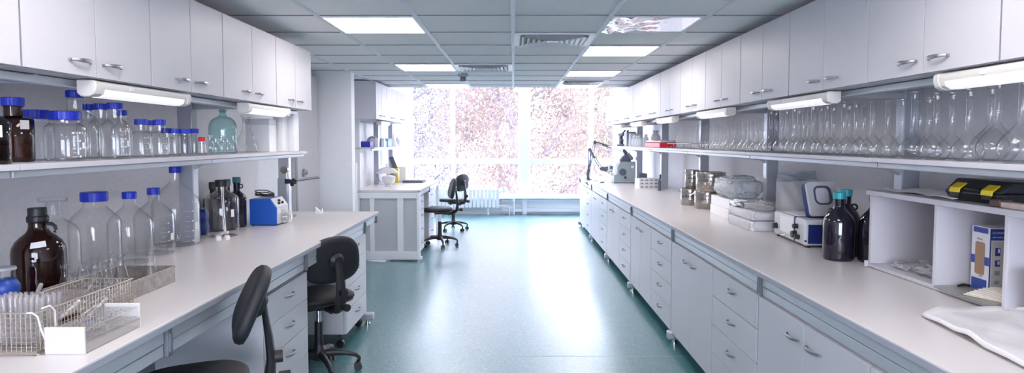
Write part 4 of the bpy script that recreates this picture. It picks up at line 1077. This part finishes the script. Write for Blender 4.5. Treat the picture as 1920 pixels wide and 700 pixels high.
t = thing('red_tray', 'flat red tray with clear lid on the right shelf', 'tray', (1.76, 7.62, SZ), 0, GR)
MB().box(-.10,.10,-.42,.40,0,.058).build('base', M['red'], t, bevel=.006); MB().box(-.09,.09,-.40,.38,.0585,.085).build('lid', M['film'], t, bevel=.008)
for k, (xx, yy, r, h, nm) in enumerate(((1.72,8.62,.035,.15,'nearest'), (1.72,8.80,.035,.15,'second'), (1.72,8.98,.035,.16,'third'), (1.74,9.16,.035,.15,'fourth'), (1.82,8.72,.04,.17,'back'))):
    t = thing('plastic_bottle', 'translucent white bottle behind the red tray, %s from the camera' % nm if nm != 'back' else 'translucent white bottle at the wall behind the others by the red tray', 'bottle', (xx,yy,SZ), 0, GR)
    MB().lathe([(0,0),(r,0),(r,h*.7),(r*.5,h*.8),(r*.45,h*.86)], 24).build('body', M['bag'], t); MB().lathe([(0,h),(r*.55,h),(r*.55,h*.84),(0,h*.84)], 24).build('cap', M['white_plastic'], t)
t = thing('plastic_bottle', 'big white plastic bottle above the red tray end', 'bottle', (1.86,8.30,SZ), 0, GR)
MB().lathe([(0,0),(.062,0),(.064,.01),(.064,.13),(.04,.165),(.032,.17),(.032,.18)], 30).build('body', M['white_plastic'], t); MB().lathe([(0,.215),(.036,.215),(.036,.178),(0,.178)], 30).build('cap', M['lightgrey'], t)
carton('grey instrument box on the right shelf near the window', 1.72, 1.86, 9.62, 9.86, SZ, .22, 'midgrey', kind='grey_box', group=GR)
for k in range(3):
    t = tag(MB().box(-.09,.09,-.012,.012,0,.19, TR(0,0,0,.22,0,0)).build('binder', M['lightgrey'], None, loc=(1.80, 9.30+.055*k, SZ+.003), bevel=.002), 'grey folder leaning beside the grey instrument box, %s one' % ('nearest','middle','farthest')[k], 'folder', 'folders near the window')
t = thing('microscope', 'black microscope on the right shelf near the window', 'microscope', (1.78, 10.25, SZ), .4, GR)
MB().box(-.07,.07,-.09,.09,0,.03).build('base', M['slate'], t, bevel=.008); MB().box(-.03,.03,.04,.09,.03,.19).build('arm', M['slate'], t, bevel=.008)
MB().box(-.06,.06,-.06,.04,.085,.10).build('stage', M['slate'], t, bevel=.003); MB().box(-.05,.05,-.05,.09,.16,.205).build('head', M['slate'], t, bevel=.01)
for sg in (-1,1): MB().cyl((sg*.028,-.02,.20),(sg*.03,-.09,.245),.014,16).build('eyepiece', M['black'], t)
MB().cyl((0,-.01,.16),(0,-.01,.11),.016,16).build('objective', M['chrome'], t)

# ------------------------------------------------------------------ right worktop
W3 = WT-.003
# desk lamps clamped at the front edge near the window
def desk_lamp(label, loc, a, b, c, shade_dir, m_arm, m_sh):
    """a,b,c joints relative to loc"""
    t = thing('desk_lamp', label, 'lamp', loc, 0, 'clamped desk lamps')
    MB().box(-.03,.05,-.025,.025,0,.012).box(-.03,-.018,-.025,.025,-.075,.0).box(-.03,.03,-.02,.02,-.085,-.072).build('clamp', M['slate'], t, bevel=.003)
    MB().cyl((0,0,.012),(0,0,.06),.012).build('pivot', M['slate'], t)
    a, b, c = Vector(a), Vector(b), Vector(c)
    for p, q in ((a,b),(b,c)):
        d = (q-p).normalized(); n = d.cross(Vector((0,1,0))).normalized()*.016
        m = MB()
        for sg in (-1,1): m.cyl(p+n*sg, q+n*sg, .0055, 8)
        mid = p.lerp(q,.45); m.cyl(p+n*.3, mid, .008, 10)
        m.build('arm', M[m_arm], t)
    MB().cyl(b+Vector((0,-.02,0)), b+Vector((0,.02,0)), .028, 20).build('joint', M[m_arm], t)
    MB().cyl(c+Vector((0,-.02,0)), c+Vector((0,.02,0)), .022, 20).build('joint', M[m_arm], t)
    d = Vector(shade_dir).normalized(); Mx = Matrix.Translation(c) @ d.to_track_quat('Z','Y').to_matrix().to_4x4()
    MB().lathe([(0,-.01),(.026,-.01),(.034,.02),(.040,.07),(.062,.13),(.066,.19),(.062,.19),(.058,.13),(.036,.07),(0,.03)], 28, Mx).build('shade', M[m_sh], t, smooth=50)
desk_lamp('clamped desk lamp with long grey arms reaching over the microtome', (1.262, 10.75, WT), (0,0,.06), (.12,0,.62), (.60,-.1,.48), (.4,-.3,-.7), 'slate', 'slate')
desk_lamp('clamped desk lamp folded down with dark shade at the bench front', (1.250, 10.45, WT), (0,0,.06), (.01,0,.50), (.20,0,.19), (.9,-.1,-.12), 'slate', 'slate')
# microtome
t = thing('microtome', 'grey-green microtome with rounded housing and black handwheel near the window', 'microtome', (1.55, 9.72, W3))
prof = [(0,.03),(.33,.03),(.33,.33),(.16,.33)]+[(.16-.11*math.sin(a*PI/16), .22+.11*math.cos(a*PI/16)) for a in range(1,8)]+[(.05,.14),(0,.12)]
MB().prism(prof, 0, .26, 'y').build('housing', M['sage'], t, bevel=.006)
MB().box(-.005,.345,-.01,.27,.008,.035).build('base', M['sage'], t, bevel=.004)
MB().cyl((.13,-.02,.17),(.13,.0,.17),.055,28).cyl((.13,-.05,.17),(.13,-.02,.17),.020,16).build('handwheel', M['slate'], t)
MB().cyl((.17,-.018,.085),(.17,.0,.085),.016,16).build('knob', M['black'], t)
MB().box(.26,.30,-.002,.0,.23,.27).build('badge', M['white'], t)
MB().box(-.04,.0,.06,.2,.12,.16).cyl((-.10,.08,.17),(-.02,.08,.20),.016,14).box(-.08,-.05,.07,.10,.14,.26).build('knife_holder', M['lightgrey'], t, bevel=.003)
MB().box(.10,.26,.03,.22,.331,.352).prism([(.10,.35),(.25,.35),(.23,.42),(.16,.425)], .05, .2, 'y').build('specimen_head', M['slate'], t, bevel=.006)
MB().prism([(.27,.352),(.31,.352),(.25,.47),(.22,.46)], .09, .16, 'y').build('lever', M['sage'], t, bevel=.004)
for x_, y_ in ((.03,.03),(.3,.03),(.03,.23),(.3,.23)): MB().cyl((x_,y_,0),(x_,y_,.01),.016,12).build('foot', M['black'], t)
carton('dark instrument beside the microtome at the wall', 1.93, 2.0, 9.45, 9.7, W3, .16, 'slate', kind='dark_box')
for k, (xx, yy) in enumerate(((1.33,10.2),(1.40,9.95),(1.36,9.75))):
    tag(MB().box(-.03,.03,-.05,.05,0,.008).build('slide_holder', M['slate'], None, loc=(xx,yy,W3), bevel=.002), 'small dark slide holder in front of the microtome, %s from the window' % ORD[k], 'slide holder', 'slide holders near the window')
# stacked letter trays
for k in range(3):
    t = thing('slide_tray', 'pale stacked slide tray left of the metal drums, %s of three' % ('bottom','middle','top')[k], 'tray', (1.83, 8.70, W3+.045*k), .1, 'stacked trays near the window')
    m = MB(); m.box(-.13,.15,-.10,.10,.0,.006)
    for (a,b,c,d) in ((-.13,-.124,-.1,.1),(.144,.15,-.1,.1),(-.124,.144,.094,.1),(-.124,.144,-.1,-.094)): m.box(a,b,c,d,.0065,.0445)
    m.build('shell', M['white_plastic'], t)
    m = MB()
    for q in range(4): m.box(-.11+.065*q,-.07+.065*q,-.1008,-.100,.014,.034)
    m.build('label_window', M['midgrey'], t)
for k, (yy, zz) in enumerate(((8.55,1.10),(8.55,1.00),(5.02,1.08),(10.25,1.30))):
    o = MB().box(-.016,.0,-.022,.022,-.03,.03).build('power_socket', M['black' if k < 2 else 'white'], None, loc=(1.9915, yy, zz), bevel=.002)
    tag(o, ('upper black socket on the wall upright above the stacked trays','lower black socket on the wall upright above the stacked trays','white socket on the wall upright beside the small blue-capped bottles','white socket on the wall upright behind the microtome')[k], 'socket', 'sockets on the right uprights')
for k, (xx, yy) in enumerate(((1.93,8.35),(1.90,8.22))):
    o = MB().lathe([(0,0),(.022,0),(.022,.11),(.010,.13),(.010,.15),(0,.15)], 20).build('dark_bottle', M['slate'], None, loc=(xx,yy,W3)); tag(o, 'small dark blue bottle right of the stacked trays, %s one' % ('left','right')[k], 'bottle', 'dark bottles by the trays')
# sterilising drums
def drum(label, x, y, z, r, h, rz=0):
    t = thing('metal_drum', label, 'drum', (x,y,z), rz, 'metal sterilising drums')
    MB().lathe([(0,0),(r*.97,0),(r,.006),(r,h*.30),(r*1.012,h*.32),(r*1.012,h*.36),(r,h*.38),(r,h*.70)], 48).build('body', M['steel'], t, smooth=40)
    MB().lathe([(r*1.02,h*.70),(r*1.025,h*.72),(r*1.025,h*.94),(r*1.005,h*.97),(r*.97,h*.97),(r*.95,h*.93),(r*.3,h*.955),(0,h*.955)], 48).build('lid', M['steel'], t, smooth=40)
    m = MB()
    for k in range(7):
        a = PI+.3+k*.22
        m.cyl((r*1.0*math.cos(a), r*1.0*math.sin(a), h*.53), (r*1.012*math.cos(a), r*1.012*math.sin(a), h*.53), .008, 12)
    m.build('vent_hole', M['slate'], t)
    a = PI+.9; c, s = math.cos(a), math.sin(a)
    MB().tube([(c*r*1.02,s*r*1.02,h*.9),(c*(r+.02),s*(r+.02),h*.82),(c*(r+.018),s*(r+.018),h*.66),(c*r*1.02,s*r*1.02,h*.6)], .004, 8).build('clasp', M['chrome'], t)
    a = PI-.55; c, s = math.cos(a), math.sin(a)
    MB().tube([(c*r*1.0-s*.03,s*r+c*.03,h*.85),(c*(r+.02)-s*.026,s*(r+.02)+c*.026,h*.74),(c*(r+.02)+s*.026,s*(r+.02)-c*.026,h*.74),(c*r+s*.03,s*r-c*.03,h*.85)], .0035, 8).build('bail_handle', M['chrome'], t)
    return t
drum('steel drum standing on the worktop, left one of the lower pair', 1.79, 6.40, W3, .092, .172)
drum('steel drum standing on the worktop, right one of the lower pair', 1.86, 6.06, W3, .120, .175, .2)
drum('smaller steel drum stacked on top at the left', 1.82, 6.44, W3+.170, .072, .190, .5)
drum('larger steel drum stacked on top at the right', 1.88, 6.03, W3+.173, .136, .185, .1)
# boxes and bags
carton('lower flat white box under the plastic bag bundle', 1.765, 2.06, 5.18, 5.66, W3, .085, 'white_plastic', group='white boxes on the right worktop')
carton('upper flat white box under the plastic bag bundle', 1.775, 2.06, 5.19, 5.67, W3+.0855, .080, 'white_plastic', group='white boxes on the right worktop')
from mathutils import noise as mnoise
def blob(name, label, cat, loc, dims, m, seed, group=None, rz=0, amp=.16, n=50, flat=.5):
    vs = []; fs = []; off = Vector((seed*3.1, seed*1.7, seed*.9))
    for i in range(n+1):
        th = PI*i/n
        for j in range(2*n):
            a = PI*j/n
            d = Vector((math.sin(th)*math.cos(a), math.sin(th)*math.sin(a), math.cos(th)))
            q = 1+amp*1.1*mnoise.noise(d*1.7+off)
            for f_, w_ in ((3.2,.55),(6.5,.30),(12,.13)): q += amp*w_*(.55-abs(mnoise.noise(d*f_+off))*2)
            e = .62
            v = Vector([math.copysign(abs(c)**e, c) for c in d])*q*.80
            vs.append((v.x*dims[0]/2, v.y*dims[1]/2, max(0.0005, v.z*dims[2]/2+dims[2]*.45)))
    for i in range(n):
        for j in range(2*n):
            j2 = (j+1) % (2*n)
            fs.append((i*2*n+j, (i+1)*2*n+j, (i+1)*2*n+j2, i*2*n+j2))
    o = MB().add(vs, fs).build(name, M[m], None, smooth=70); o.location = loc; o.rotation_euler = (0,0,rz)
    return tag(o, label, cat, group)
blob('plastic_bag', 'bundle of crinkled white plastic bags on top of the white boxes', 'plastic bag', (1.90, 5.36, W3+.166), (.36,.66,.21), 'bag', 4, amp=.22)
def bagged(label, x0, x1, y0, y1, z, h, group):
    t = thing('wrapped_box', label, 'box', ((x0+x1)/2,(y0+y1)/2,z), 0, group)
    a, b = (x1-x0)/2, (y1-y0)/2
    MB().box(-a,a,-b,b,.002,h-.002).build('box', M['white_plastic'], t, bevel=.004)
    vs = []; fs = []; R = random.Random(int(z*1000)); n = 48
    for zz, g_ in ((.0006,.004),(h*.35,.010),(h*.7,.009),(h+.002,.003)):
        for k in range(n):
            u = 2*PI*k/n; c, s = math.cos(u), math.sin(u); e = .28
            q = R.uniform(0,.008)
            vs.append(((a+g_+q)*math.copysign(abs(c)**e,c), (b+g_+q)*math.copysign(abs(s)**e,s), zz))
    for i in range(3):
        for k in range(n): fs.append((i*n+k, i*n+(k+1)%n, (i+1)*n+(k+1)%n, (i+1)*n+k))
    fs.append(tuple(3*n+k for k in range(n)))
    MB().add(vs, fs).build('wrapping', M['film'], t, smooth=70)
bagged('lower white box in clear film at the left of the instrument', 1.70, 1.96, 4.50, 4.99, W3, .070, 'film-wrapped boxes')
bagged('upper white box in clear film at the left of the instrument', 1.715, 1.96, 4.52, 5.02, W3+.074, .062, 'film-wrapped boxes')
blob('foil_packet', 'crumpled aluminium foil packet on the film-wrapped boxes', 'foil', (1.755, 4.90, W3+.139), (.10,.26,.06), 'foil', 9, amp=.4, n=36)
blob('foil_packet', 'long silver film packet lying across the wrapped boxes', 'foil', (1.80, 4.62, W3+.139), (.13,.30,.065), 'film', 12, amp=.25, n=36, rz=.3)
blob('plastic_bag', 'clear plastic bag lying behind the silver packet', 'plastic bag', (1.93, 4.75, W3+.139), (.16,.40,.07), 'film', 15, amp=.25, n=36)
for k, (xx, yy) in enumerate(((2.06,4.86),(2.045,4.50))):
    t = thing('small_bottle', 'small white bottle with blue band at the wall, %s of the grey upright' % ('left','right')[k], 'bottle', (xx+.06,yy+.2,W3), 0, 'small blue and white bottles at the wall')
    MB().lathe([(0,0),(.035,0),(.036,.16),(.03,.18),(.03,.19)], 24).build('body', M['white_plastic'], t); MB().lathe([(0,.22),(.034,.22),(.034,.188),(0,.188)], 24).build('cap', M['midgrey'], t)
    o = MB().lathe([(0,0),(.030,0),(.032,.10),(.032,.17),(.022,.19),(0,.195)], 24).build('blue_vial', M['rubber'], None, loc=(xx-.03,yy+.24,W3)); tag(o, 'small blue container beside the white bottle %s of the grey upright' % ('left','right')[k], 'container', 'small blue and white bottles at the wall')
# zip bag leaning at the wall
t = thing('zip_bag', 'clear zip bag of papers with grey top leaning behind the instrument', 'bag', (2.02, 4.50, W3), -.25)
t.rotation_euler = (-.16, 0, -.30)
n = 16; vs = []; fs = []
def pill(z0, z1, w0, w1, th, name, m):
    m_ = MB(); vs = []; fs = []
    for i in range(n+1):
        v = i/n
        for j in range(n+1):
            u = -1+2*j/n; w = w0+(w1-w0)*v
            b = th*(1-u**4)*max(.12, math.sin(PI*min(1,v*.97+.02)))
            vs.append((u*w/2, -b-.002+.006*math.sin(u*9+v*13)*(1-u*u), z0+(z1-z0)*v+.012*u))
    for i in range(n):
        for j in range(n): a = i*(n+1)+j; fs.append((a,a+1,a+n+2,a+n+1))
    vs2 = [(x, -y*.6+.004, z) for x,y,z in vs]
    m_.add(vs, fs).add(vs2, [tuple(reversed(f)) for f in fs]).build(name, m, t, smooth=70)
pill(.0, .36, .28, .27, .045, 'pouch', M['film']); pill(.36, .425, .27, .25, .010, 'grey_top', M['midgrey'])
MB().box(-.10,.07,-.012,-.004,.02,.32).build('paper_sheet', M['paper'], t)
MB().box(.05,.11,-.016,-.008,.20,.30).build('brown_card', M['cardboard'], t)
# grey-blue instrument with open lid
t = thing('water_bath_instrument', 'white laboratory instrument with navy side panel and opened lid', 'instrument', (1.752, 3.79, W3), -.06)
IW, IL, IH = .30, .53, .170
MB().box(0, IW, 0, IL, .014, IH).build('housing', M['lightgrey'], t, bevel=.012)
MB().box(.02, IW-.012, -.0025, .004, .026, IH-.028).build('side_panel', M['navy'], t, bevel=.010)
MB().box(-.006, .004, .18, .40, .05, IH-.012).build('front_door', M['white'], t, bevel=.004)
MB().box(-.004, .25, .150, .166, .02, IH+.004).build('trim_band', M['navy'], t, bevel=.004)
MB().box(.03, IW-.02, .17, .42, IH, IH+.006).build('top_cover', M['white'], t, bevel=.003)
for yy, zz, rr in ((.47,.075,.018),(.115,.118,.014),(.085,.055,.014),(.135,.065,.021)):
    MB().cyl((0,yy,zz),(-.010,yy,zz),rr*1.15,20).cyl((-.010,yy,zz),(-.028,yy,zz),rr,20).build('knob', M['black'], t)
MB().tube([(0,.40,.035),(-.018,.38,.032),(-.020,.33,.030),(0,.31,.034)], .0035, 8).build('door_handle', M['chrome'], t)
for x_, y_ in ((.03,.03),(.27,.03),(.03,.5),(.27,.5)): MB().cyl((x_,y_,0),(x_,y_,.016),.016,14).build('foot', M['black'], t)
MB().box(.19,.25,-.05,.0,.004,.020).build('plug_lead', M['black'], t, bevel=.004)
Mx = TR(.16,.10,IH+.012, -.30, 0, .22)
def rrect(w, h, r, n=6, cx=0, cz=0):
    p = []
    for (sx, sz, a0) in ((1,1,0),(-1,1,PI/2),(-1,-1,PI),(1,-1,3*PI/2)):
        for k in range(n+1):
            a = a0+PI/2*k/n; p.append((cx+sx*(w/2-r)+r*math.cos(a), cz+sz*(h/2-r)+r*math.sin(a)))
    return p
o_ = rrect(.20,.215,.022,6,.0,.108); i_ = rrect(.105,.105,.030,6,0,.130); nn = len(o_)
vs = [(x,-.012,z) for x,z in o_]+[(x,-.012,z) for x,z in i_]+[(x,.006,z) for x,z in o_]+[(x,.006,z) for x,z in i_]
fs = []
for k in range(nn):
    k2 = (k+1) % nn
    fs += [(k,k2,nn+k2,nn+k),(2*nn+k,3*nn+k,3*nn+k2,2*nn+k2),(k,2*nn+k,2*nn+k2,k2),(nn+k,nn+k2,3*nn+k2,3*nn+k)]
MB().add(vs, fs, Mx).build('lid', M['lightgrey'], t, smooth=30)
MB().prism(o_, .0065, .045, 'y', Mx).build('lid_back', M['navy'], t, smooth=30)
MB().prism(rrect(.103,.103,.03,6,0,.130), .001, .006, 'y', Mx).build('lid_window', mat('pale_window', (.8,.8,.84), .08), t)
o2 = rrect(.120,.120,.036,6,0,.130); i2 = rrect(.098,.098,.028,6,0,.130); q_ = len(o2)
MB().add([(x,-.0145,z) for x,z in o2]+[(x,-.0145,z) for x,z in i2]+[(x,-.0115,z) for x,z in o2]+[(x,.0,z) for x,z in i2],
         [f for k in range(q_) for f in ((k,(k+1)%q_,q_+(k+1)%q_,q_+k),(k,2*q_+k,2*q_+(k+1)%q_,(k+1)%q_),(q_+k,q_+(k+1)%q_,3*q_+(k+1)%q_,3*q_+k))], Mx).build('window_rim', M['slate'], t, smooth=30)
MB().cyl((0,-.020,.045),(0,-.011,.045),.006,12).build('lid_latch', M['black'], t)
# three big black bottles with teal caps
GK = 'big dark bottles with teal caps'
bottle('dark bottle with teal cap, front one beside the white instrument', 1.770, 3.43, W3, .079, .367, .031, .036, glassm='black_glass', capm='teal_cap', group=GK, shoulder=.56, neck=.88, nr=.026, ring=(-1.15,.262,.015))
bottle('dark bottle with teal cap hidden behind the front one', 1.875, 3.56, W3, .074, .372, .031, .037, glassm='black_glass', capm='teal_cap', group=GK, shoulder=.56, neck=.88, nr=.026, ring=(1.5,.275,.015))
bottle('dark bottle with teal cap partly behind the open shelf box', 1.925, 3.36, W3, .078, .366, .031, .037, glassm='black_glass', capm='teal_cap', group=GK, shoulder=.56, neck=.88, nr=.026)
# open shelf box
CX0, CX1, CY0, CY1, CH = 1.812, 2.19, 1.90, 3.215, .392
t = thing('open_shelf_box', 'white open-fronted shelf box with three compartments at the near right', 'shelf unit', (CX0, CY0, WT))
cw, cl = CX1-CX0, CY1-CY0
MB().box(-.012, cw, -.01, cl+.012, CH-.024, CH).build('top_board', M['laminate'], t, bevel=.002)
MB().box(0, cw, 0, cl, .002, .020).build('bottom_board', M['laminate'], t, bevel=.002)
MB().box(cw-.012, cw, 0.001, cl-.001, .0205, CH-.0245).build('back_board', M['laminate'], t)
for yy in (cl-.022, 2.70-CY0, 2.308-CY0, 0): MB().box(0.001, cw-.0125, yy, yy+.02, .0205, CH-.0245).build('upright_panel', M['laminate'], t, bevel=.0015)
MB().box(-.012, .02, cl+.001, cl+.012, .0, .03).build('corner_block', M['laminate'], t)
blob('crumpled_film', 'crumpled clear plastic film in the left compartment of the shelf box', 'plastic film', (1.93, 2.86, WT+.021), (.16,.20,.075), 'film', 21, amp=.45, n=22)
blob('crumpled_film', 'smaller piece of clear film lying left of the crumpled one', 'plastic film', (1.90, 3.05, WT+.021), (.09,.14,.035), 'film', 23, amp=.45, n=16)
# product carton
bx, by = 1.985, 2.515
t = thing('printed_carton', 'white and blue printed carton with brown window in the shelf box', 'box', (bx, by, WT+.021), .0)
BW, BL, BHt = .085, .175, .262    # front faces the aisle obliquely
t.rotation_euler = (0,0,-.02)
# local: front face = -y side , side face = -x ; rotate so both are seen
MB().box(-.06,.06,-.055,.055,0,BHt).build('box', M['white'], t, bevel=.0015)
t.rotation_euler = (0,0,-.06)
t.location = (1.995, 2.605, WT+.0262)
fx = -.0606; fy = -.0556
for q_ in ((-.045,.045,BHt-.026,BHt-.004),(-.055,.055,.105,.140),(-.045,.048,.0,.045)): MB().box(fx-.0004,fx,*q_).build('print_band', M['print_blue'], t, smooth=0)
MB().prism(rrect(.058,.135,.010,5,0,.13), fx-.001, fx-.0005, 'x').build('window_patch', M['cardboard'], t, smooth=0)
for q_ in ((-.06,.06,BHt-.050,BHt-.004),(-.06,-.055,.0,BHt-.0505),(-.0545,-.03,0,.012)): MB().box(q_[0],q_[1],fy-.0004,fy,q_[2],q_[3]).build('print_band', M['print_blue'], t, smooth=0)
MB().box(-.050,.06,fy-.0004,fy,.018,BHt-.056).build('side_field', M['print_grey'], t, smooth=0)
for k, (zz, h_) in enumerate(((.165,.034),(.118,.026),(.078,.018),(.040,.014))):
    m = MB(); m.box(-.038,-.018,fy-.0008,fy-.0004,zz-h_/2,zz+h_/2); m.build('picture', M['print_blue' if k < 2 else 'midgrey'], t, smooth=0)
    if k < 2: MB().box(-.028,-.020,fy-.0010,fy-.0008,zz-.004,zz+h_/2-.004).build('picture_detail', M['white'], t, smooth=0)
def lettering(txt, size, Mx, parent, m, name='lettering'):
    c = bpy.data.curves.new(name, 'FONT'); c.body = txt; c.size = size; c.extrude = .0002; c.align_x = 'LEFT'
    tmp = bpy.data.objects.new(name, c); COL.objects.link(tmp)
    bpy.context.view_layer.update()
    me = bpy.data.meshes.new_from_object(tmp.evaluated_get(bpy.context.evaluated_depsgraph_get())); me.name = name
    bpy.data.objects.remove(tmp)
    me.transform(Mx); me.materials.clear(); me.materials.append(M[m])
    o = bpy.data.objects.new(name, me); COL.objects.link(o); o.parent = parent; return o
lettering('ECONOSTEP\u2122', .0125, Matrix.Translation((-.052, fy-.0009, BHt-.024)) @ Euler((PI/2,0,0)).to_matrix().to_4x4(), t, 'white')
lettering('with sealing head', .009, Matrix.Translation((-.052, fy-.0009, BHt-.040)) @ Euler((PI/2,0,0)).to_matrix().to_4x4(), t, 'white')
lettering('MyPart', .012, Matrix.Translation((fx-.0009, .020, BHt-.056)) @ Euler((PI/2,0,-PI/2)).to_matrix().to_4x4(), t, 'print_dark')
MB().box(fx-.0006,fx,-.020,.004,.056,.0585).build('fine_print', M['print_dark'], t, smooth=0)
# olive board, clip and envelopes
o = MB().box(-.16,.14,-.155,.15,0,.005).build('olive_board', M['olive'], None, bevel=.001); o.location = (1.945, 2.515, WT+.0205); tag(o, 'olive glossy board lying in the middle compartment under the envelopes', 'board')
o.rotation_euler = (0,0,0)
o = MB().tube([(-.025,0,.005),(0,.006,.010),(.025,0,.006)], .005, 8).tube([(-.02,.01,.004),(.02,.012,.004)], .003, 8).build('small_clip', M['black'], None, loc=(1.90, 2.645, WT+.026)); tag(o, 'small black clip on the olive board', 'clip')
R = random.Random(5)
env = None
for k in range(7):
    lbl = 'cream paper envelope in the fanned pile by the carton, %s from the bottom' % ORD[k]
    o = MB().box(-.10,.10,-.045,.045,0,.0035).prism([(-.045,.0036),(.045,.0036),(.0,.005)], -.1, -.095, 'x').build('envelope', M['papers' if k % 2 == 0 else 'paper'], None, bevel=.0006)
    o.location = (1.872+.007*k, 2.445-.003*k, WT+.0262+.0044*k); o.rotation_euler = (0,0,1.95-.12*k+R.uniform(-.05,.05)); o.scale = (.9,.8,1)
    tag(o, lbl, 'envelope', 'fanned envelopes')
# things on top of the shelf box
ZT = WT+CH+.0005
t = thing('tool_case', 'black plastic tool case with two yellow clasps on top of the shelf box', 'tool case', (1.856, 2.40, ZT), 0)
LY = .315
MB().prism([(.02,0),(.27,0),(.285,.03),(.285,.045),(-.005,.045),(-.005,.034)], 0, LY, 'y').build('lower_shell', M['toolbox'], t, bevel=.006)
MB().prism([(-.005,.0455),(.285,.0455),(.275,.085),(.04,.092)], 0.004, LY-.004, 'y').build('upper_shell', M['toolbox'], t, bevel=.008)
MB().box(-.009,.03,.11,.20,.05,.062).build('handle', M['black'], t, bevel=.006)
for yy in (.035, .215):
    MB().prism([(-.016,.036),(-.010,.034),(-.006,.050),(.022,.072),(.020,.077),(-.012,.056)], yy, yy+.06, 'y').build('clasp', M['yellow'], t, bevel=.003)
    MB().box(-.014,-.004,yy+.004,yy+.056,.018,.036).build('clasp_foot', M['black'], t, bevel=.002)
t = thing('wooden_ruler_case', 'pale wooden case with brown end cap lying in front of the tool case', 'case', (1.816, 2.085, ZT), 0)
MB().box(0,.045,0,.27,0,.022).build('board', M['pinewood'], t, bevel=.002); MB().box(-.003,.048,.2705,.325,0,.028).build('end_cap', M['brown'], t, bevel=.005)
o = MB()
n = 24; vs = []; fs = []
for i in range(n+1):
    for j in range(n+1):
        u, v = i/n, j/n
        vs.append((.30*u, .52*v, .004+.010*abs(math.sin(u*9+v*4))*abs(math.sin(v*7-u*5+1))+.006*math.sin(u*3)*math.sin(v*3)))
for i in range(n):
    for j in range(n): a = i*(n+1)+j; fs.append((a,a+n+1,a+n+2,a+1))
o.add(vs, fs); o = o.build('plastic_sheet', M['sheet_white'], None, smooth=70, solid=.0015, loc=(1.85, 2.66, ZT-.001)); tag(o, 'wrinkled white plastic sheet on the far end of the shelf box top', 'plastic sheet')
# grey bin at the right edge
t = thing('grey_bin', 'pale grey plastic bin cut by the right edge of the picture', 'bin', (1.86, 2.12, WT+.0205))
MB().lathe([(0,0),(.075,0),(.088,.135)], 4, TR(0,0,0,0,0,PI/4)).build('body', M['lightgrey'], t, bevel=.004, smooth=0)
MB().lathe([(.088,.135),(.094,.136),(.096,.165),(.088,.166)], 4, TR(0,0,0,0,0,PI/4)).build('rim', M['lightgrey'], t, smooth=0, solid=.003)
# white sheet lying on the near right worktop: rounded outline with folds
n = 44; vs = []; fs = []
for i in range(n+1):
    for j in range(n+1):
        u, v = -1+2*i/n, -1+2*j/n
        e = 1/ (1+.16*(abs(u)**3)*(abs(v)**3))
        x = 1.655+.215*u*e + .02*math.sin(v*2.2); y = 1.90+.46*v*e + .02*math.sin(u*2)
        edge = max(abs(u), abs(v))
        z = .0035 + .016*(edge > .9)*(1-abs(edge-.95)/.06 if abs(edge-.95) < .06 else 0) + .006*abs(math.sin(u*3.1+v*2.3+.6))**3 + .005*abs(math.sin(v*4-u*2.2))**4 + (.012*max(0, 1-abs(v-.55-.3*u)*6))
        vs.append((x, y, WT+max(.0015, z)))
for i in range(n):
    for j in range(n): a = i*(n+1)+j; fs.append((a,a+n+1,a+n+2,a+1))
o = MB().add(vs, fs).build('plastic_sheet', M['sheet_white'], None, smooth=75, solid=.0015); tag(o, 'large folded white plastic sheet on the near right worktop', 'plastic sheet')

# ------------------------------------------------------------------ camera, light, view
cam = bpy.data.cameras.new('camera'); co = bpy.data.objects.new('camera', cam); COL.objects.link(co)
co.location = (0, 0, 1.58); co.rotation_euler = (math.radians(87), 0, 0)
cam.sensor_width = 36; cam.lens = 1190/1920*36; cam.clip_start = .02; cam.clip_end = 300
cam.shift_x = -2/1920; cam.shift_y = -(350-(265+1190*math.tan(math.radians(3))))/1920
scene.camera = co
w = bpy.data.worlds.new('overcast_sky'); scene.world = w; w.use_nodes = True
nt = w.node_tree; bg = nt.nodes['Background']
tc = nt.nodes.new('ShaderNodeTexCoord'); sx = nt.nodes.new('ShaderNodeSeparateXYZ'); nt.links.new(tc.outputs['Generated'], sx.inputs[0])
r = nt.nodes.new('ShaderNodeValToRGB'); r.color_ramp.elements[0].color = (.74,.78,.95,1); r.color_ramp.elements[0].position = .35
r.color_ramp.elements[1].color = (.82,.89,1.08,1); r.color_ramp.elements[1].position = .6
mr = nt.nodes.new('ShaderNodeMapRange'); mr.inputs[1].default_value = -1; mr.inputs[2].default_value = 1
nt.links.new(sx.outputs['Z'], mr.inputs[0]); nt.links.new(mr.outputs[0], r.inputs[0]); nt.links.new(r.outputs[0], bg.inputs[0])
bg.inputs[1].default_value = 6.3
vs_ = scene.view_settings; vs_.view_transform = 'Standard'; vs_.look = 'None'; vs_.gamma = 1; vs_.use_curve_mapping = False
vs_.exposure = 1.78
cy = scene.cycles
cy.max_bounces = 10; cy.diffuse_bounces = 5; cy.glossy_bounces = 5; cy.transmission_bounces = 8; cy.transparent_max_bounces = 48
cy.caustics_reflective = False; cy.caustics_refractive = False; cy.sample_clamp_indirect = 6
cy.use_denoising = True
